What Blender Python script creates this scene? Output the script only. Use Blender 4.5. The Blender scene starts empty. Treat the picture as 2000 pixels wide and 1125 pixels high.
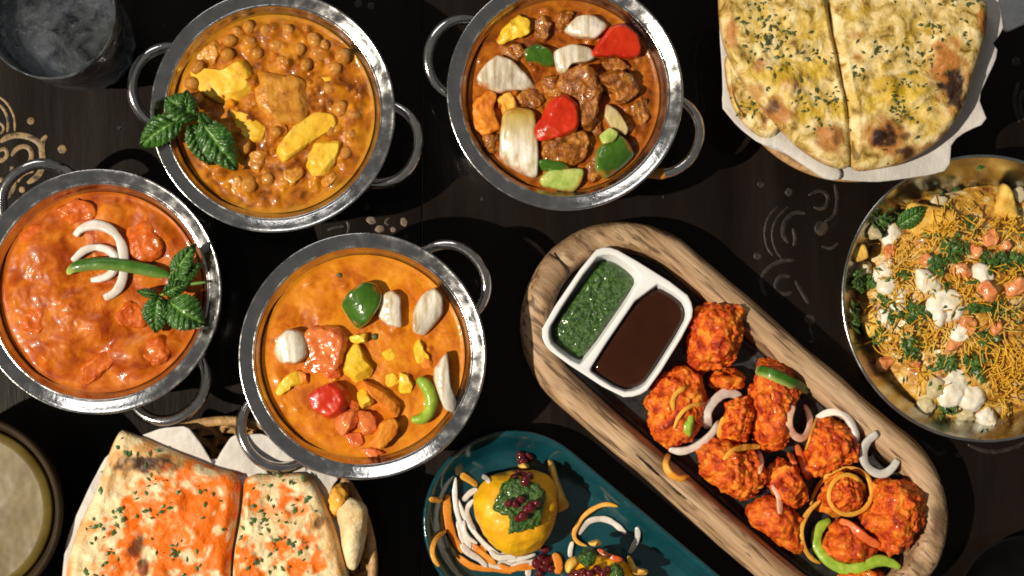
import bpy, bmesh, math, random
from mathutils import Vector, Matrix, noise
random.seed(7)
SC = bpy.context.scene
COL = SC.collection

# ------------------------------------------------------------------ camera
CAM_H = 0.95            # camera height above the table (m)
FPX = 2900.0            # focal length in photo pixels (photo is 2000 x 1125)
NADIR = (905.0, 675.0)  # pixel straight below the camera
cam_d = bpy.data.cameras.new('camera')
cam = bpy.data.objects.new('camera', cam_d); COL.objects.link(cam)
cam_d.sensor_width = 36.0
cam_d.lens = FPX / 2000.0 * 36.0
cam_d.clip_start = 0.02; cam_d.clip_end = 50.0
_v = Vector(((NADIR[0]-1000)/FPX, -(NADIR[1]-562.5)/FPX, -1.0)).normalized()
CQ = _v.rotation_difference(Vector((0, 0, -1)))
cam.location = (0, 0, CAM_H)
cam.rotation_mode = 'QUATERNION'; cam.rotation_quaternion = CQ
SC.camera = cam

# ------------------------------------------------------------------ world, lamps, exposure
w = bpy.data.worlds.new('World'); SC.world = w; w.use_nodes = True
bg = w.node_tree.nodes['Background']
bg.inputs[0].default_value = (1.0, 0.96, 0.90, 1); bg.inputs[1].default_value = 0.12

def lamp(name, kind, loc, target, energy, color, **kw):
    d = bpy.data.lights.new(name, kind); d.energy = energy; d.color = color
    for k, v in kw.items(): setattr(d, k, v)
    o = bpy.data.objects.new(name, d); COL.objects.link(o)
    o.location = loc
    o.rotation_euler = (Vector(target)-Vector(loc)).to_track_quat('-Z', 'Y').to_euler()
    return o
AZ, EL, DIST = math.radians(14), math.radians(50), 4.0
KEY = Vector((-math.cos(AZ)*math.cos(EL), -math.sin(AZ)*math.cos(EL), math.sin(EL)))*DIST
lamp('key_lamp', 'SPOT', KEY, (0.03, 0.03, 0), 960, (1.0, 0.895, 0.73), shadow_soft_size=0.028,
     spot_size=math.radians(28), spot_blend=0.3)
lamp('window_lamp', 'AREA', (-0.9, 2.1, 2.0), (0, 0, 0), 12, (1.0, 0.97, 0.92), shape='RECTANGLE', size=1.3, size_y=0.8)  # added soft fill, also mirrored in the metal; no such source is seen
SC.view_settings.view_transform = 'Standard'
SC.view_settings.look = 'None'
SC.view_settings.exposure = 0.0
SC.view_settings.gamma = 1.0
SC.view_settings.use_curve_mapping = False
cy = SC.cycles
cy.use_denoising = True
cy.max_bounces = 10; cy.transmission_bounces = 8; cy.transparent_max_bounces = 8
cy.caustics_refractive = False; cy.caustics_reflective = False
cy.sample_clamp_indirect = 4.0
cy.pixel_filter_type = 'BLACKMAN_HARRIS'; cy.filter_width = 1.8

# ------------------------------------------------------------------ pixel -> place
def P(px, py, z=0.0):
    d = CQ @ Vector(((px-1000)/FPX, -(py-562.5)/FPX, -1.0))
    t = (CAM_H - z)/(-d.z)
    return Vector((d.x*t, d.y*t, z))
def mpp(z): return (CAM_H - z)/FPX
CROPS = dict(A=(200, 0, 2.446), B=(800, 0, 2.616), C=(1380, 0, 2.961), D=(0, 280, 1.939), E=(430, 440, 2.205),
             F=(1600, 280, 1.875), G=(990, 420, 2.812), H=(1220, 560, 1.991), I=(0, 790, 2.667), J=(800, 820, 3.226),
             K=(0, 0, 2.678), L=(1640, 300, 4.017), M=(1640, 560, 3.628), N=(1250, 690, 3.629), O=(1450, 780, 3.262),
             Q=(0, 180, 5.114), R=(820, 880, 4.59), S=(1030, 950, 6.43), T=(1400, 340, 3.125), U=(560, 360, 5.882))
def cr(c, pts):
    x0, y0, s = CROPS[c]
    return [(x0+p[0]/s, y0+p[1]/s) for p in pts]

# ------------------------------------------------------------------ materials
def mat(name, ramp, scale=120, detail=5, rough=0.4, spec=0.5, coat=0.0, coat_rough=0.1, bump=None, metallic=0.0,
        sss=0.0, sss_r=(0.006, 0.003, 0.0015), stretch=None, layers=(), distort=0.0, rough_var=0.0, trans=0.0, ior=1.45, streak=None):
    """ramp: [(pos,(r,g,b)),...]; layers: (attribute, colour) mixed on top; bump: [(scale, strength_m),...]"""
    m = bpy.data.materials.new(name); m.use_nodes = True
    nt = m.node_tree; N = nt.nodes; Lk = nt.links
    b = N['Principled BSDF']
    tc = N.new('ShaderNodeTexCoord'); oi = N.new('ShaderNodeObjectInfo')
    mp = N.new('ShaderNodeMapping')
    mul = N.new('ShaderNodeVectorMath'); mul.operation = 'MULTIPLY_ADD'
    cmb = N.new('ShaderNodeCombineXYZ')
    for i in range(3): Lk.new(oi.outputs['Random'], cmb.inputs[i])
    Lk.new(cmb.outputs[0], mul.inputs[0]); mul.inputs[1].default_value = (3.1, 1.7, 2.3)
    Lk.new(tc.outputs['Object'], mul.inputs[2])
    Lk.new(mul.outputs[0], mp.inputs[0])
    if stretch: mp.inputs['Scale'].default_value = stretch
    nz = N.new('ShaderNodeTexNoise'); nz.inputs['Scale'].default_value = scale; nz.inputs['Detail'].default_value = detail
    nz.inputs['Distortion'].default_value = distort; nz.inputs['Roughness'].default_value = 0.6
    Lk.new(mp.outputs[0], nz.inputs['Vector'])
    cur = None
    if len(ramp) == 1:
        rgb = N.new('ShaderNodeRGB'); rgb.outputs[0].default_value = (*ramp[0][1], 1); cur = rgb.outputs[0]
    else:
        rp = N.new('ShaderNodeValToRGB'); el = rp.color_ramp.elements
        while len(el) < len(ramp): el.new(0.5)
        for e, (p, c) in zip(el, ramp): e.position = p; e.color = (*c, 1)
        Lk.new(nz.outputs['Fac'], rp.inputs[0]); cur = rp.outputs[0]
    if streak:   # short dark grain dashes along local X
        m2 = N.new('ShaderNodeMapping'); m2.inputs['Scale'].default_value = (30, 260, 260); Lk.new(mul.outputs[0], m2.inputs[0])
        n3 = N.new('ShaderNodeTexNoise'); n3.inputs['Scale'].default_value = 1.0; n3.inputs['Detail'].default_value = 5; n3.inputs['Distortion'].default_value = 0.8
        Lk.new(m2.outputs[0], n3.inputs['Vector'])
        r3 = N.new('ShaderNodeMapRange'); r3.inputs[1].default_value = 0.52; r3.inputs[2].default_value = 0.64; r3.inputs[4].default_value = 0.85
        Lk.new(n3.outputs['Fac'], r3.inputs[0])
        m3 = N.new('ShaderNodeMix'); m3.data_type = 'RGBA'; Lk.new(r3.outputs[0], m3.inputs[0]); Lk.new(cur, m3.inputs[6]); m3.inputs[7].default_value = (*streak, 1); cur = m3.outputs[2]
    for attr, c in layers:
        at = N.new('ShaderNodeAttribute'); at.attribute_name = attr
        mx = N.new('ShaderNodeMix'); mx.data_type = 'RGBA'
        Lk.new(at.outputs['Fac'], mx.inputs[0]); Lk.new(cur, mx.inputs[6]); mx.inputs[7].default_value = (*c, 1)
        cur = mx.outputs[2]
    Lk.new(cur, b.inputs['Base Color'])
    b.inputs['Roughness'].default_value = rough
    if rough_var:
        n2 = N.new('ShaderNodeTexNoise'); n2.inputs['Scale'].default_value = scale*1.7; n2.inputs['Detail'].default_value = 4
        Lk.new(mp.outputs[0], n2.inputs['Vector'])
        mr = N.new('ShaderNodeMapRange'); mr.inputs[1].default_value = 0.3; mr.inputs[2].default_value = 0.7
        mr.inputs[3].default_value = max(0.02, rough-rough_var); mr.inputs[4].default_value = rough+rough_var
        Lk.new(n2.outputs['Fac'], mr.inputs[0]); Lk.new(mr.outputs[0], b.inputs['Roughness'])
    b.inputs['Specular IOR Level'].default_value = spec
    b.inputs['Metallic'].default_value = metallic
    b.inputs['Coat Weight'].default_value = coat; b.inputs['Coat Roughness'].default_value = coat_rough
    b.inputs['IOR'].default_value = ior
    b.inputs['Transmission Weight'].default_value = trans
    if sss:
        b.inputs['Subsurface Weight'].default_value = sss; b.inputs['Subsurface Radius'].default_value = sss_r
        b.inputs['Subsurface Scale'].default_value = 1.0
    if bump:
        prev = None
        for sc_, st in bump:
            bn = N.new('ShaderNodeTexNoise'); bn.inputs['Scale'].default_value = sc_; bn.inputs['Detail'].default_value = 4
            Lk.new(mp.outputs[0], bn.inputs['Vector'])
            bu = N.new('ShaderNodeBump'); bu.inputs['Strength'].default_value = 1.0; bu.inputs['Distance'].default_value = st
            Lk.new(bn.outputs['Fac'], bu.inputs['Height'])
            if prev: Lk.new(prev, bu.inputs['Normal'])
            prev = bu.outputs[0]
        Lk.new(prev, b.inputs['Normal'])
    return m

MT = {}
def defmats():
    M_ = MT
    M_['table'] = mat('dark_stained_wood', [(0.25, (0.0035, 0.0024, 0.0018)), (0.55, (0.0085, 0.0055, 0.0042)), (0.75, (0.017, 0.0115, 0.009))],
                      scale=9, detail=8, rough=0.34, rough_var=0.10, stretch=(3, 0.35, 1), distort=0.6,
                      bump=[(60, 0.0002), (300, 0.00008)], spec=0.15, coat=0.08, coat_rough=0.05)
    M_['gold'] = mat('worn_gold_paint', [(0.36, (0.02, 0.013, 0.008)), (0.48, (0.17, 0.105, 0.038)), (0.7, (0.30, 0.19, 0.075))], scale=190, rough=0.45, bump=[(700, 0.0002)])
    M_['faded'] = mat('faded_gold_paint', [(0.40, (0.008, 0.006, 0.005)), (0.56, (0.026, 0.018, 0.013)), (0.75, (0.060, 0.042, 0.028))], scale=200, rough=0.5, bump=[(700, 0.0002)])  # worn gold, its colour darkened to paint in shade on the table
    M_['pale'] = mat('pale_worn_paint', [(0.32, (0.06, 0.035, 0.025)), (0.6, (0.20, 0.14, 0.10))], scale=240, rough=0.5)
    M_['steel'] = mat('polished_steel', [(0.35, (0.50, 0.50, 0.50)), (0.65, (0.66, 0.65, 0.64))], scale=90, detail=8, rough=0.19, rough_var=0.11, metallic=1.0,
                      bump=[(90, 0.00022), (420, 0.00010)])
    M_['steel_in'] = mat('steel_inner_wall', [(0.35, (0.52, 0.50, 0.47)), (0.65, (0.66, 0.64, 0.60))], scale=90, rough=0.26, rough_var=0.08, metallic=1.0, bump=[(300, 0.00012)])
    M_['handle'] = mat('bright_steel_handle', [(0.4, (0.55, 0.54, 0.53)), (0.6, (0.70, 0.69, 0.67))], scale=120, rough=0.13, metallic=1.0, bump=[(160, 0.0002)])
    M_['dishmetal'] = mat('brass_tinted_steel', [(0.35, (0.40, 0.40, 0.39)), (0.65, (0.58, 0.58, 0.56))], scale=60, rough=0.22, rough_var=0.08, metallic=1.0, bump=[(110, 0.0002)])
    # sauces
    def sauce(n, a, b, c, **k):
        M_[n] = mat(n+'_sauce', [(0.34, a), (0.50, b), (0.66, c)], scale=85, detail=7, rough=0.40, rough_var=0.12, spec=0.22, coat=0.17, coat_rough=0.06,
                    bump=[(160, 0.0004)], distort=0.5, **k)
    sauce('chickpea', (0.13, 0.030, 0.002), (0.36, 0.105, 0.004), (0.55, 0.215, 0.009), layers=[('rim_oil', (0.50, 0.235, 0.012))])
    sauce('jalfrezi', (0.10, 0.020, 0.003), (0.30, 0.072, 0.004), (0.44, 0.145, 0.010), layers=[('rim_oil', (0.40, 0.135, 0.012))])
    sauce('makhani', (0.25, 0.032, 0.002), (0.43, 0.090, 0.003), (0.58, 0.175, 0.012), layers=[('rim_oil', (0.46, 0.115, 0.004))])
    sauce('paneer_sauce', (0.36, 0.080, 0.003), (0.55, 0.160, 0.005), (0.66, 0.25, 0.012), layers=[('rim_oil', (0.62, 0.235, 0.012))])
    # foods
    M_['potato'] = mat('turmeric_potato', [(0.3, (0.52, 0.24, 0.015)), (0.5, (0.74, 0.43, 0.025)), (0.7, (0.82, 0.55, 0.09))], scale=110, rough=0.42, spec=0.3, coat=0.15, bump=[(350, 0.0004)], layers=[('coat', (0.42, 0.125, 0.008))])
    M_['potato_brown'] = mat('gravy_coated_potato', [(0.3, (0.30, 0.10, 0.01)), (0.5, (0.52, 0.21, 0.02)), (0.7, (0.62, 0.32, 0.05))], scale=140, rough=0.3, coat=0.3, bump=[(350, 0.0007)])
    M_['chick'] = mat('chickpea_skin', [(0.3, (0.36, 0.115, 0.006)), (0.5, (0.52, 0.20, 0.014)), (0.68, (0.63, 0.29, 0.04))], scale=2.2, rough=0.28, coat=0.4, bump=[(500, 0.0003)])
    M_['onion'] = mat('cooked_onion', [(0.36, (0.42, 0.33, 0.20)), (0.5, (0.62, 0.55, 0.43)), (0.62, (0.76, 0.72, 0.64))], scale=260, stretch=(1, 0.14, 1), rough=0.22, coat=0.35, sss=0.3, bump=[(300, 0.0003)],
                      layers=[('stain', (0.50, 0.36, 0.06)), ('coat', (0.42, 0.125, 0.008))])
    M_['onion_raw'] = mat('raw_onion', [(0.3, (0.56, 0.48, 0.42)), (0.6, (0.74, 0.69, 0.64))], scale=70, rough=0.25, coat=0.3, sss=0.2, bump=[(250, 0.0003)])
    M_['onion_pink'] = mat('sauce_tinted_onion', [(0.3, (0.62, 0.26, 0.15)), (0.6, (0.72, 0.46, 0.34))], scale=90, rough=0.25, coat=0.3, sss=0.2, bump=[(250, 0.0003)])
    M_['onion_grey'] = mat('glassy_onion', [(0.3, (0.40, 0.38, 0.35)), (0.6, (0.56, 0.54, 0.50))], scale=90, rough=0.25, coat=0.3, bump=[(250, 0.0003)])
    M_['pepper'] = mat('green_pepper_skin', [(0.3, (0.018, 0.065, 0.004)), (0.65, (0.055, 0.14, 0.010))], scale=60, rough=0.16, coat=0.6, coat_rough=0.05, bump=[(180, 0.0003)], layers=[('stain', (0.42, 0.50, 0.10)), ('coat', (0.42, 0.125, 0.008))])
    M_['pepper_pale'] = mat('pale_pepper_flesh', [(0.3, (0.24, 0.38, 0.05)), (0.65, (0.50, 0.56, 0.16))], scale=160, rough=0.25, coat=0.4, bump=[(300, 0.0005)], layers=[('coat', (0.42, 0.125, 0.008))])
    M_['chilli'] = mat('green_chilli_skin', [(0.3, (0.022, 0.085, 0.006)), (0.65, (0.055, 0.15, 0.014))], scale=110, rough=0.35, spec=0.3, coat=0.25, coat_rough=0.1, bump=[(160, 0.0006)], layers=[('stain', (0.50, 0.58, 0.16))])
    M_['lime_chilli'] = mat('pale_green_pepper_strip', [(0.3, (0.16, 0.30, 0.015)), (0.65, (0.36, 0.48, 0.055))], scale=150, rough=0.38, spec=0.3, coat=0.18, bump=[(160, 0.0008)])
    M_['tomato'] = mat('tomato_skin', [(0.3, (0.40, 0.012, 0.003)), (0.65, (0.58, 0.035, 0.006))], scale=60, rough=0.3, spec=0.3, coat=0.5, coat_rough=0.05, bump=[(120, 0.0004)], sss=0.15, layers=[('coat', (0.42, 0.125, 0.008))])
    M_['tomato_pulp'] = mat('tomato_flesh', [(0.3, (0.52, 0.075, 0.015)), (0.65, (0.70, 0.20, 0.045))], scale=110, rough=0.2, coat=0.5, bump=[(240, 0.0007)], sss=0.15, layers=[('coat', (0.42, 0.125, 0.008))])
    M_['carrot'] = mat('carrot_flesh', [(0.3, (0.58, 0.13, 0.012)), (0.65, (0.74, 0.27, 0.025))], scale=90, rough=0.45, spec=0.3, coat=0.12, sss=0.15, bump=[(300, 0.0007)], layers=[('coat', (0.42, 0.125, 0.008))])
    M_['carrot_pale'] = mat('light_carrot_flesh', [(0.3, (0.66, 0.25, 0.025)), (0.65, (0.80, 0.42, 0.06))], scale=90, rough=0.45, spec=0.3, coat=0.12, sss=0.15, bump=[(300, 0.0007)])
    M_['carrot_red'] = mat('sauce_glazed_carrot', [(0.3, (0.55, 0.07, 0.015)), (0.65, (0.70, 0.17, 0.04))], scale=90, rough=0.28, coat=0.4, bump=[(300, 0.0004)])
    M_['paneer'] = mat('turmeric_paneer', [(0.3, (0.72, 0.38, 0.012)), (0.65, (0.84, 0.56, 0.04))], scale=120, rough=0.35, coat=0.25, bump=[(350, 0.0006)], layers=[('coat', (0.42, 0.125, 0.008))])
    M_['meat'] = mat('braised_meat', [(0.3, (0.09, 0.022, 0.003)), (0.5, (0.28, 0.085, 0.008)), (0.68, (0.50, 0.205, 0.025))], scale=170, rough=0.32, coat=0.35, bump=[(300, 0.0012), (900, 0.0005)], layers=[('coat', (0.42, 0.125, 0.008))])
    M_['makhani_chicken'] = mat('sauced_chicken', [(0.3, (0.36, 0.045, 0.004)), (0.55, (0.54, 0.105, 0.007)), (0.75, (0.64, 0.18, 0.020))], scale=120, rough=0.4, rough_var=0.1, spec=0.25, coat=0.18, bump=[(260, 0.0005), (900, 0.0002)])
    M_['fried'] = mat('red_glazed_batter', [(0.34, (0.22, 0.012, 0.003)), (0.43, (0.52, 0.058, 0.006)), (0.54, (0.72, 0.140, 0.008)), (0.66, (0.85, 0.31, 0.03))],
                      scale=130, detail=8, rough=0.45, rough_var=0.12, spec=0.3, coat=0.22, coat_rough=0.08, bump=[(420, 0.0014), (1300, 0.0006)])
    M_['mint'] = mat('mint_leaf', [(0.3, (0.010, 0.045, 0.005)), (0.65, (0.040, 0.125, 0.014))], scale=110, rough=0.35, coat=0.15, bump=[(500, 0.0004)], layers=[('stain', (0.13, 0.27, 0.05))])
    M_['stem'] = mat('herb_stem', [(0.3, (0.08, 0.18, 0.03)), (0.65, (0.16, 0.30, 0.06))], scale=200, rough=0.4)
    M_['chutney'] = mat('green_herb_chutney', [(0.30, (0.008, 0.030, 0.003)), (0.5, (0.028, 0.085, 0.007)), (0.72, (0.085, 0.185, 0.028))], scale=420, detail=6, rough=0.25, coat=0.5, bump=[(420, 0.0018), (1200, 0.0006)])
    M_['tamarind'] = mat('brown_dipping_sauce', [(0.3, (0.026, 0.0065, 0.002)), (0.7, (0.036, 0.010, 0.003))], scale=40, rough=0.08, spec=0.35, coat=0.3, coat_rough=0.04)
    M_['ceramic'] = mat('white_ceramic', [(0.3, (0.74, 0.74, 0.75)), (0.7, (0.80, 0.80, 0.80))], scale=40, rough=0.18, coat=0.4)
    M_['teal'] = mat('teal_glaze', [(0.3, (0.003, 0.034, 0.046)), (0.7, (0.006, 0.056, 0.070))], scale=50, rough=0.14, coat=0.8, coat_rough=0.06, bump=[(60, 0.0003)])
    M_['iron'] = mat('black_cast_iron', [(0.3, (0.010, 0.010, 0.010)), (0.7, (0.030, 0.029, 0.028))], scale=150, rough=0.38, rough_var=0.12, bump=[(350, 0.0005), (60, 0.0008)])
    M_['wood'] = mat('weathered_mango_wood', [(0.28, (0.12, 0.062, 0.028)), (0.42, (0.31, 0.185, 0.095)), (0.56, (0.47, 0.31, 0.18)), (0.72, (0.60, 0.43, 0.28))],
                     scale=42, detail=8, rough=0.6, stretch=(0.16, 1.5, 1.5), distort=1.3, bump=[(60, 0.0015), (260, 0.0008)], layers=[('stain', (0.13, 0.075, 0.038))], streak=(0.075, 0.036, 0.016))
    M_['woodcrack'] = mat('dark_wood_crack', [(0.4, (0.015, 0.008, 0.004)), (0.7, (0.03, 0.016, 0.008))], scale=300, rough=0.8)
    M_['naan_g'] = mat('buttered_naan', [(0.35, (0.18, 0.10, 0.015)), (0.43, (0.43, 0.29, 0.07)), (0.52, (0.64, 0.48, 0.19)), (0.66, (0.78, 0.65, 0.38))],
                       scale=95, detail=7, rough=0.5, spec=0.3, coat=0.04, coat_rough=0.25, bump=[(140, 0.0016), (600, 0.0005)], distort=0.7,
                       layers=[('spice', (0.56, 0.37, 0.018)), ('brown', (0.40, 0.155, 0.032)), ('char', (0.030, 0.013, 0.008))])
    M_['naan_o'] = mat('chilli_naan', [(0.30, (0.50, 0.32, 0.12)), (0.43, (0.68, 0.50, 0.25)), (0.62, (0.78, 0.65, 0.41))],
                       scale=75, detail=7, rough=0.5, spec=0.3, coat=0.04, coat_rough=0.25, bump=[(140, 0.0016), (600, 0.0005)], distort=0.7,
                       layers=[('brown', (0.58, 0.25, 0.05)), ('spice', (0.80, 0.150, 0.004)), ('char', (0.055, 0.022, 0.010))])
    M_['herb'] = mat('chopped_herb', [(0.3, (0.018, 0.055, 0.008)), (0.65, (0.07, 0.15, 0.025))], scale=150, rough=0.4)
    M_['herb_dry'] = mat('baked_herb', [(0.3, (0.025, 0.038, 0.010)), (0.65, (0.085, 0.105, 0.025))], scale=150, rough=0.5)
    M_['paper'] = mat('greaseproof_paper', [(0.3, (0.50, 0.47, 0.44)), (0.7, (0.60, 0.57, 0.54))], scale=30, rough=0.6, bump=[(70, 0.0016), (260, 0.0004)], layers=[('grease', (0.40, 0.34, 0.24))])
    M_['wicker'] = mat('cane_wicker', [(0.3, (0.22, 0.11, 0.04)), (0.6, (0.48, 0.29, 0.12))], scale=160, rough=0.5, bump=[(500, 0.0005)])
    M_['curd'] = mat('whipped_curd', [(0.3, (0.66, 0.58, 0.42)), (0.7, (0.82, 0.79, 0.70))], scale=120, rough=0.3, coat=0.3, bump=[(200, 0.0008)])
    M_['chaat'] = mat('chaat_base', [(0.32, (0.16, 0.055, 0.012)), (0.43, (0.42, 0.19, 0.025)), (0.53, (0.60, 0.34, 0.045)), (0.62, (0.66, 0.52, 0.28)), (0.72, (0.50, 0.24, 0.03))], scale=110, detail=6, rough=0.35, coat=0.25, bump=[(260, 0.002)])
    M_['sev'] = mat('fried_sev', [(0.3, (0.56, 0.25, 0.012)), (0.65, (0.76, 0.45, 0.035))], scale=80, rough=0.45, bump=[(700, 0.0003)])
    M_['sev2'] = mat('pale_sev', [(0.3, (0.60, 0.36, 0.06)), (0.65, (0.78, 0.56, 0.14))], scale=80, rough=0.45, bump=[(700, 0.0003)])
    M_['tomato_dice'] = mat('diced_tomato', [(0.3, (0.56, 0.14, 0.04)), (0.65, (0.74, 0.33, 0.13))], scale=120, rough=0.25, coat=0.4, sss=0.15, bump=[(260, 0.0006)])
    M_['boiled'] = mat('boiled_potato', [(0.3, (0.40, 0.32, 0.15)), (0.65, (0.58, 0.51, 0.33))], scale=80, rough=0.4, coat=0.2, sss=0.15, bump=[(260, 0.0004)])
    M_['cracker'] = mat('fried_cracker', [(0.3, (0.55, 0.27, 0.03)), (0.65, (0.82, 0.55, 0.12))], scale=110, rough=0.45, bump=[(200, 0.0010)])
    M_['dumpling'] = mat('yellow_dumpling', [(0.3, (0.66, 0.29, 0.004)), (0.65, (0.84, 0.47, 0.008))], scale=90, rough=0.45, coat=0.1, bump=[(70, 0.0014), (500, 0.0003)])
    M_['pom'] = mat('pomegranate_seed', [(0.3, (0.045, 0.002, 0.004)), (0.65, (0.13, 0.007, 0.012))], scale=200, rough=0.08, coat=0.8, coat_rough=0.03, sss=0.2)
    M_['glass'] = mat('clear_glass', [(0.35, (0.86, 0.90, 0.93)), (0.6, (0.95, 0.98, 1.0))], scale=40, rough=0.03, trans=0.93, ior=1.46, bump=[(45, 0.0010)])
    M_['water'] = mat('water', [(0.35, (0.75, 0.80, 0.84)), (0.6, (0.95, 0.98, 1.0))], scale=45, rough=0.0, trans=0.97, ior=1.33, bump=[(60, 0.003)])
    M_['ice'] = mat('ice', [(0.3, (0.55, 0.60, 0.65)), (0.6, (0.85, 0.90, 0.95))], scale=60, rough=0.18, trans=0.55, ior=1.31, bump=[(130, 0.004)])
    M_['amber'] = mat('brown_glazed_cup', [(0.3, (0.020, 0.012, 0.005)), (0.7, (0.045, 0.028, 0.012))], scale=40, rough=0.6, spec=0.15)
    M_['lassi'] = mat('pale_yellow_drink', [(0.30, (0.080, 0.050, 0.007)), (0.5, (0.115, 0.080, 0.014)), (0.7, (0.145, 0.106, 0.022))], scale=60, detail=8, rough=0.3, coat=0.25, coat_rough=0.15, bump=[(14, 0.002)])
    M_['napkin'] = mat('white_napkin', [(0.3, (0.50, 0.51, 0.54)), (0.7, (0.62, 0.63, 0.66))], scale=60, rough=0.8, bump=[(600, 0.0006)])
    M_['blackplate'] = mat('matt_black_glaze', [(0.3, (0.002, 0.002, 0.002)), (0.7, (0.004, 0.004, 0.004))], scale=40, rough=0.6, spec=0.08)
def thin_clear(name, tint, edge, haze, rough=0.03, bump=0.001, bscale=60):
    """thin clear wall: light passes straight through, edges reflect, a little haze scatters"""
    m = bpy.data.materials.new(name); m.use_nodes = True; nt = m.node_tree; N = nt.nodes; L = nt.links
    for n in list(N): N.remove(n)
    out = N.new('ShaderNodeOutputMaterial'); tr = N.new('ShaderNodeBsdfTransparent'); gl = N.new('ShaderNodeBsdfGlossy'); df = N.new('ShaderNodeBsdfTranslucent')
    d2 = N.new('ShaderNodeBsdfDiffuse'); m0 = N.new('ShaderNodeMixShader'); m1 = N.new('ShaderNodeMixShader'); m2 = N.new('ShaderNodeMixShader')
    tr.inputs[0].default_value = (*tint, 1); gl.inputs['Roughness'].default_value = rough; gl.inputs[0].default_value = (0.95, 0.97, 1, 1)
    df.inputs[0].default_value = (0.75, 0.82, 0.88, 1); d2.inputs[0].default_value = (0.75, 0.82, 0.88, 1)
    tc = N.new('ShaderNodeTexCoord'); nz = N.new('ShaderNodeTexNoise'); nz.inputs['Scale'].default_value = bscale; nz.inputs['Detail'].default_value = 4; nz.inputs['Distortion'].default_value = 1.2
    bu = N.new('ShaderNodeBump'); bu.inputs['Distance'].default_value = bump; L.new(tc.outputs['Object'], nz.inputs['Vector']); L.new(nz.outputs['Fac'], bu.inputs['Height'])
    lw = N.new('ShaderNodeLayerWeight'); lw.inputs[0].default_value = edge
    L.new(bu.outputs[0], gl.inputs['Normal']); L.new(bu.outputs[0], lw.inputs['Normal'])
    mr = N.new('ShaderNodeMapRange'); mr.inputs[1].default_value = 0.35; mr.inputs[2].default_value = 0.75; mr.inputs[3].default_value = 0.0; mr.inputs[4].default_value = haze
    L.new(nz.outputs['Fac'], mr.inputs[0])
    m0.inputs[0].default_value = 0.5; L.new(df.outputs[0], m0.inputs[1]); L.new(d2.outputs[0], m0.inputs[2])
    L.new(mr.outputs[0], m1.inputs[0]); L.new(tr.outputs[0], m1.inputs[1]); L.new(m0.outputs[0], m1.inputs[2])
    L.new(lw.outputs['Fresnel'], m2.inputs[0]); L.new(m1.outputs[0], m2.inputs[1]); L.new(gl.outputs[0], m2.inputs[2]); L.new(m2.outputs[0], out.inputs[0])
    return m
defmats()
MT['glass'] = thin_clear('clear_tumbler_glass', (0.95, 0.97, 0.98), 0.40, 0.42, bscale=70)
MT['still_water'] = thin_clear('still_water', (0.97, 0.98, 0.99), 0.24, 0.17, rough=0.01, bump=0.003, bscale=80)

# ------------------------------------------------------------------ object helpers
def tag(o, label=None, cat=None, group=None, kind=None):
    if label: o['label'] = label
    if cat: o['category'] = cat
    if group: o['group'] = group
    if kind: o['kind'] = kind
    return o
def empty(name, loc, label, cat, group=None):
    o = bpy.data.objects.new(name, None); COL.objects.link(o); o.location = loc
    o.empty_display_size = 0.02
    return tag(o, label, cat, group)
def mk(name, verts, faces, m, parent=None, smooth=True, attrs=None, origin=None):
    verts = [Vector(v) for v in verts]
    if origin is None:
        n = len(verts)
        origin = Vector((sum(v.x for v in verts)/n, sum(v.y for v in verts)/n, min(v.z for v in verts)))
    me = bpy.data.meshes.new(name)
    me.from_pydata([v-origin for v in verts], [], faces); me.update()
    if smooth: me.polygons.foreach_set('use_smooth', [True]*len(me.polygons))
    me.materials.append(MT[m] if isinstance(m, str) else m)
    if attrs:
        for k, vals in attrs.items():
            a = me.attributes.new(k, 'FLOAT', 'POINT'); a.data.foreach_set('value', vals)
    o = bpy.data.objects.new(name, me); COL.objects.link(o)
    if parent is not None:
        pl_ = parent.location.copy()
        if parent.parent is not None: pl_ = pl_ + parent.parent.location
        o.parent = parent; o.location = origin - pl_
    else: o.location = origin
    return o
def fbm(v, f, o=3, seed=0.0):
    s = 0; a = 1; q = Vector((v[0]*f+seed*7.3, v[1]*f-seed*3.1, v[2]*f+seed))
    for _ in range(o):
        s += a*noise.noise(q); q = q*2.03; a *= 0.5
    return s
def chaikin(p, n=2, closed=True):
    for _ in range(n):
        q = []
        L = len(p)
        if closed:
            for i in range(L):
                a, b = Vector(p[i]), Vector(p[(i+1) % L])
                q += [a*0.75+b*0.25, a*0.25+b*0.75]
        else:
            q = [Vector(p[0])]
            for i in range(L-1):
                a, b = Vector(p[i]), Vector(p[i+1])
                q += [a*0.75+b*0.25, a*0.25+b*0.75]
            q.append(Vector(p[-1]))
        p = q
    return p
def soft_corners(p, k=0.14):
    q = []
    L = len(p)
    for i in range(L):
        a, b = Vector(p[i]), Vector(p[(i+1) % L])
        q += [a*(1-k)+b*k, a*k+b*(1-k)]
    return q
def resample(p, n, closed=True):
    p = [Vector(v) for v in p]
    if closed: p = p+[p[0]]
    L = [0]
    for i in range(len(p)-1): L.append(L[-1]+(p[i+1]-p[i]).length)
    out = []; j = 0
    for k in range(n):
        t = L[-1]*k/(n if closed else n-1)
        while j < len(p)-2 and L[j+1] < t: j += 1
        d = L[j+1]-L[j]
        out.append(p[j].lerp(p[j+1], 0 if d == 0 else (t-L[j])/d))
    return out
def outline_world(px, z, n=64, smooth=2):
    p = [P(x, y, z) for x, y in px]
    p = [Vector((v.x, v.y, 0)) for v in p]
    if smooth < 2: p = soft_corners(p)
    return resample(chaikin(p, smooth), n)
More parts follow.
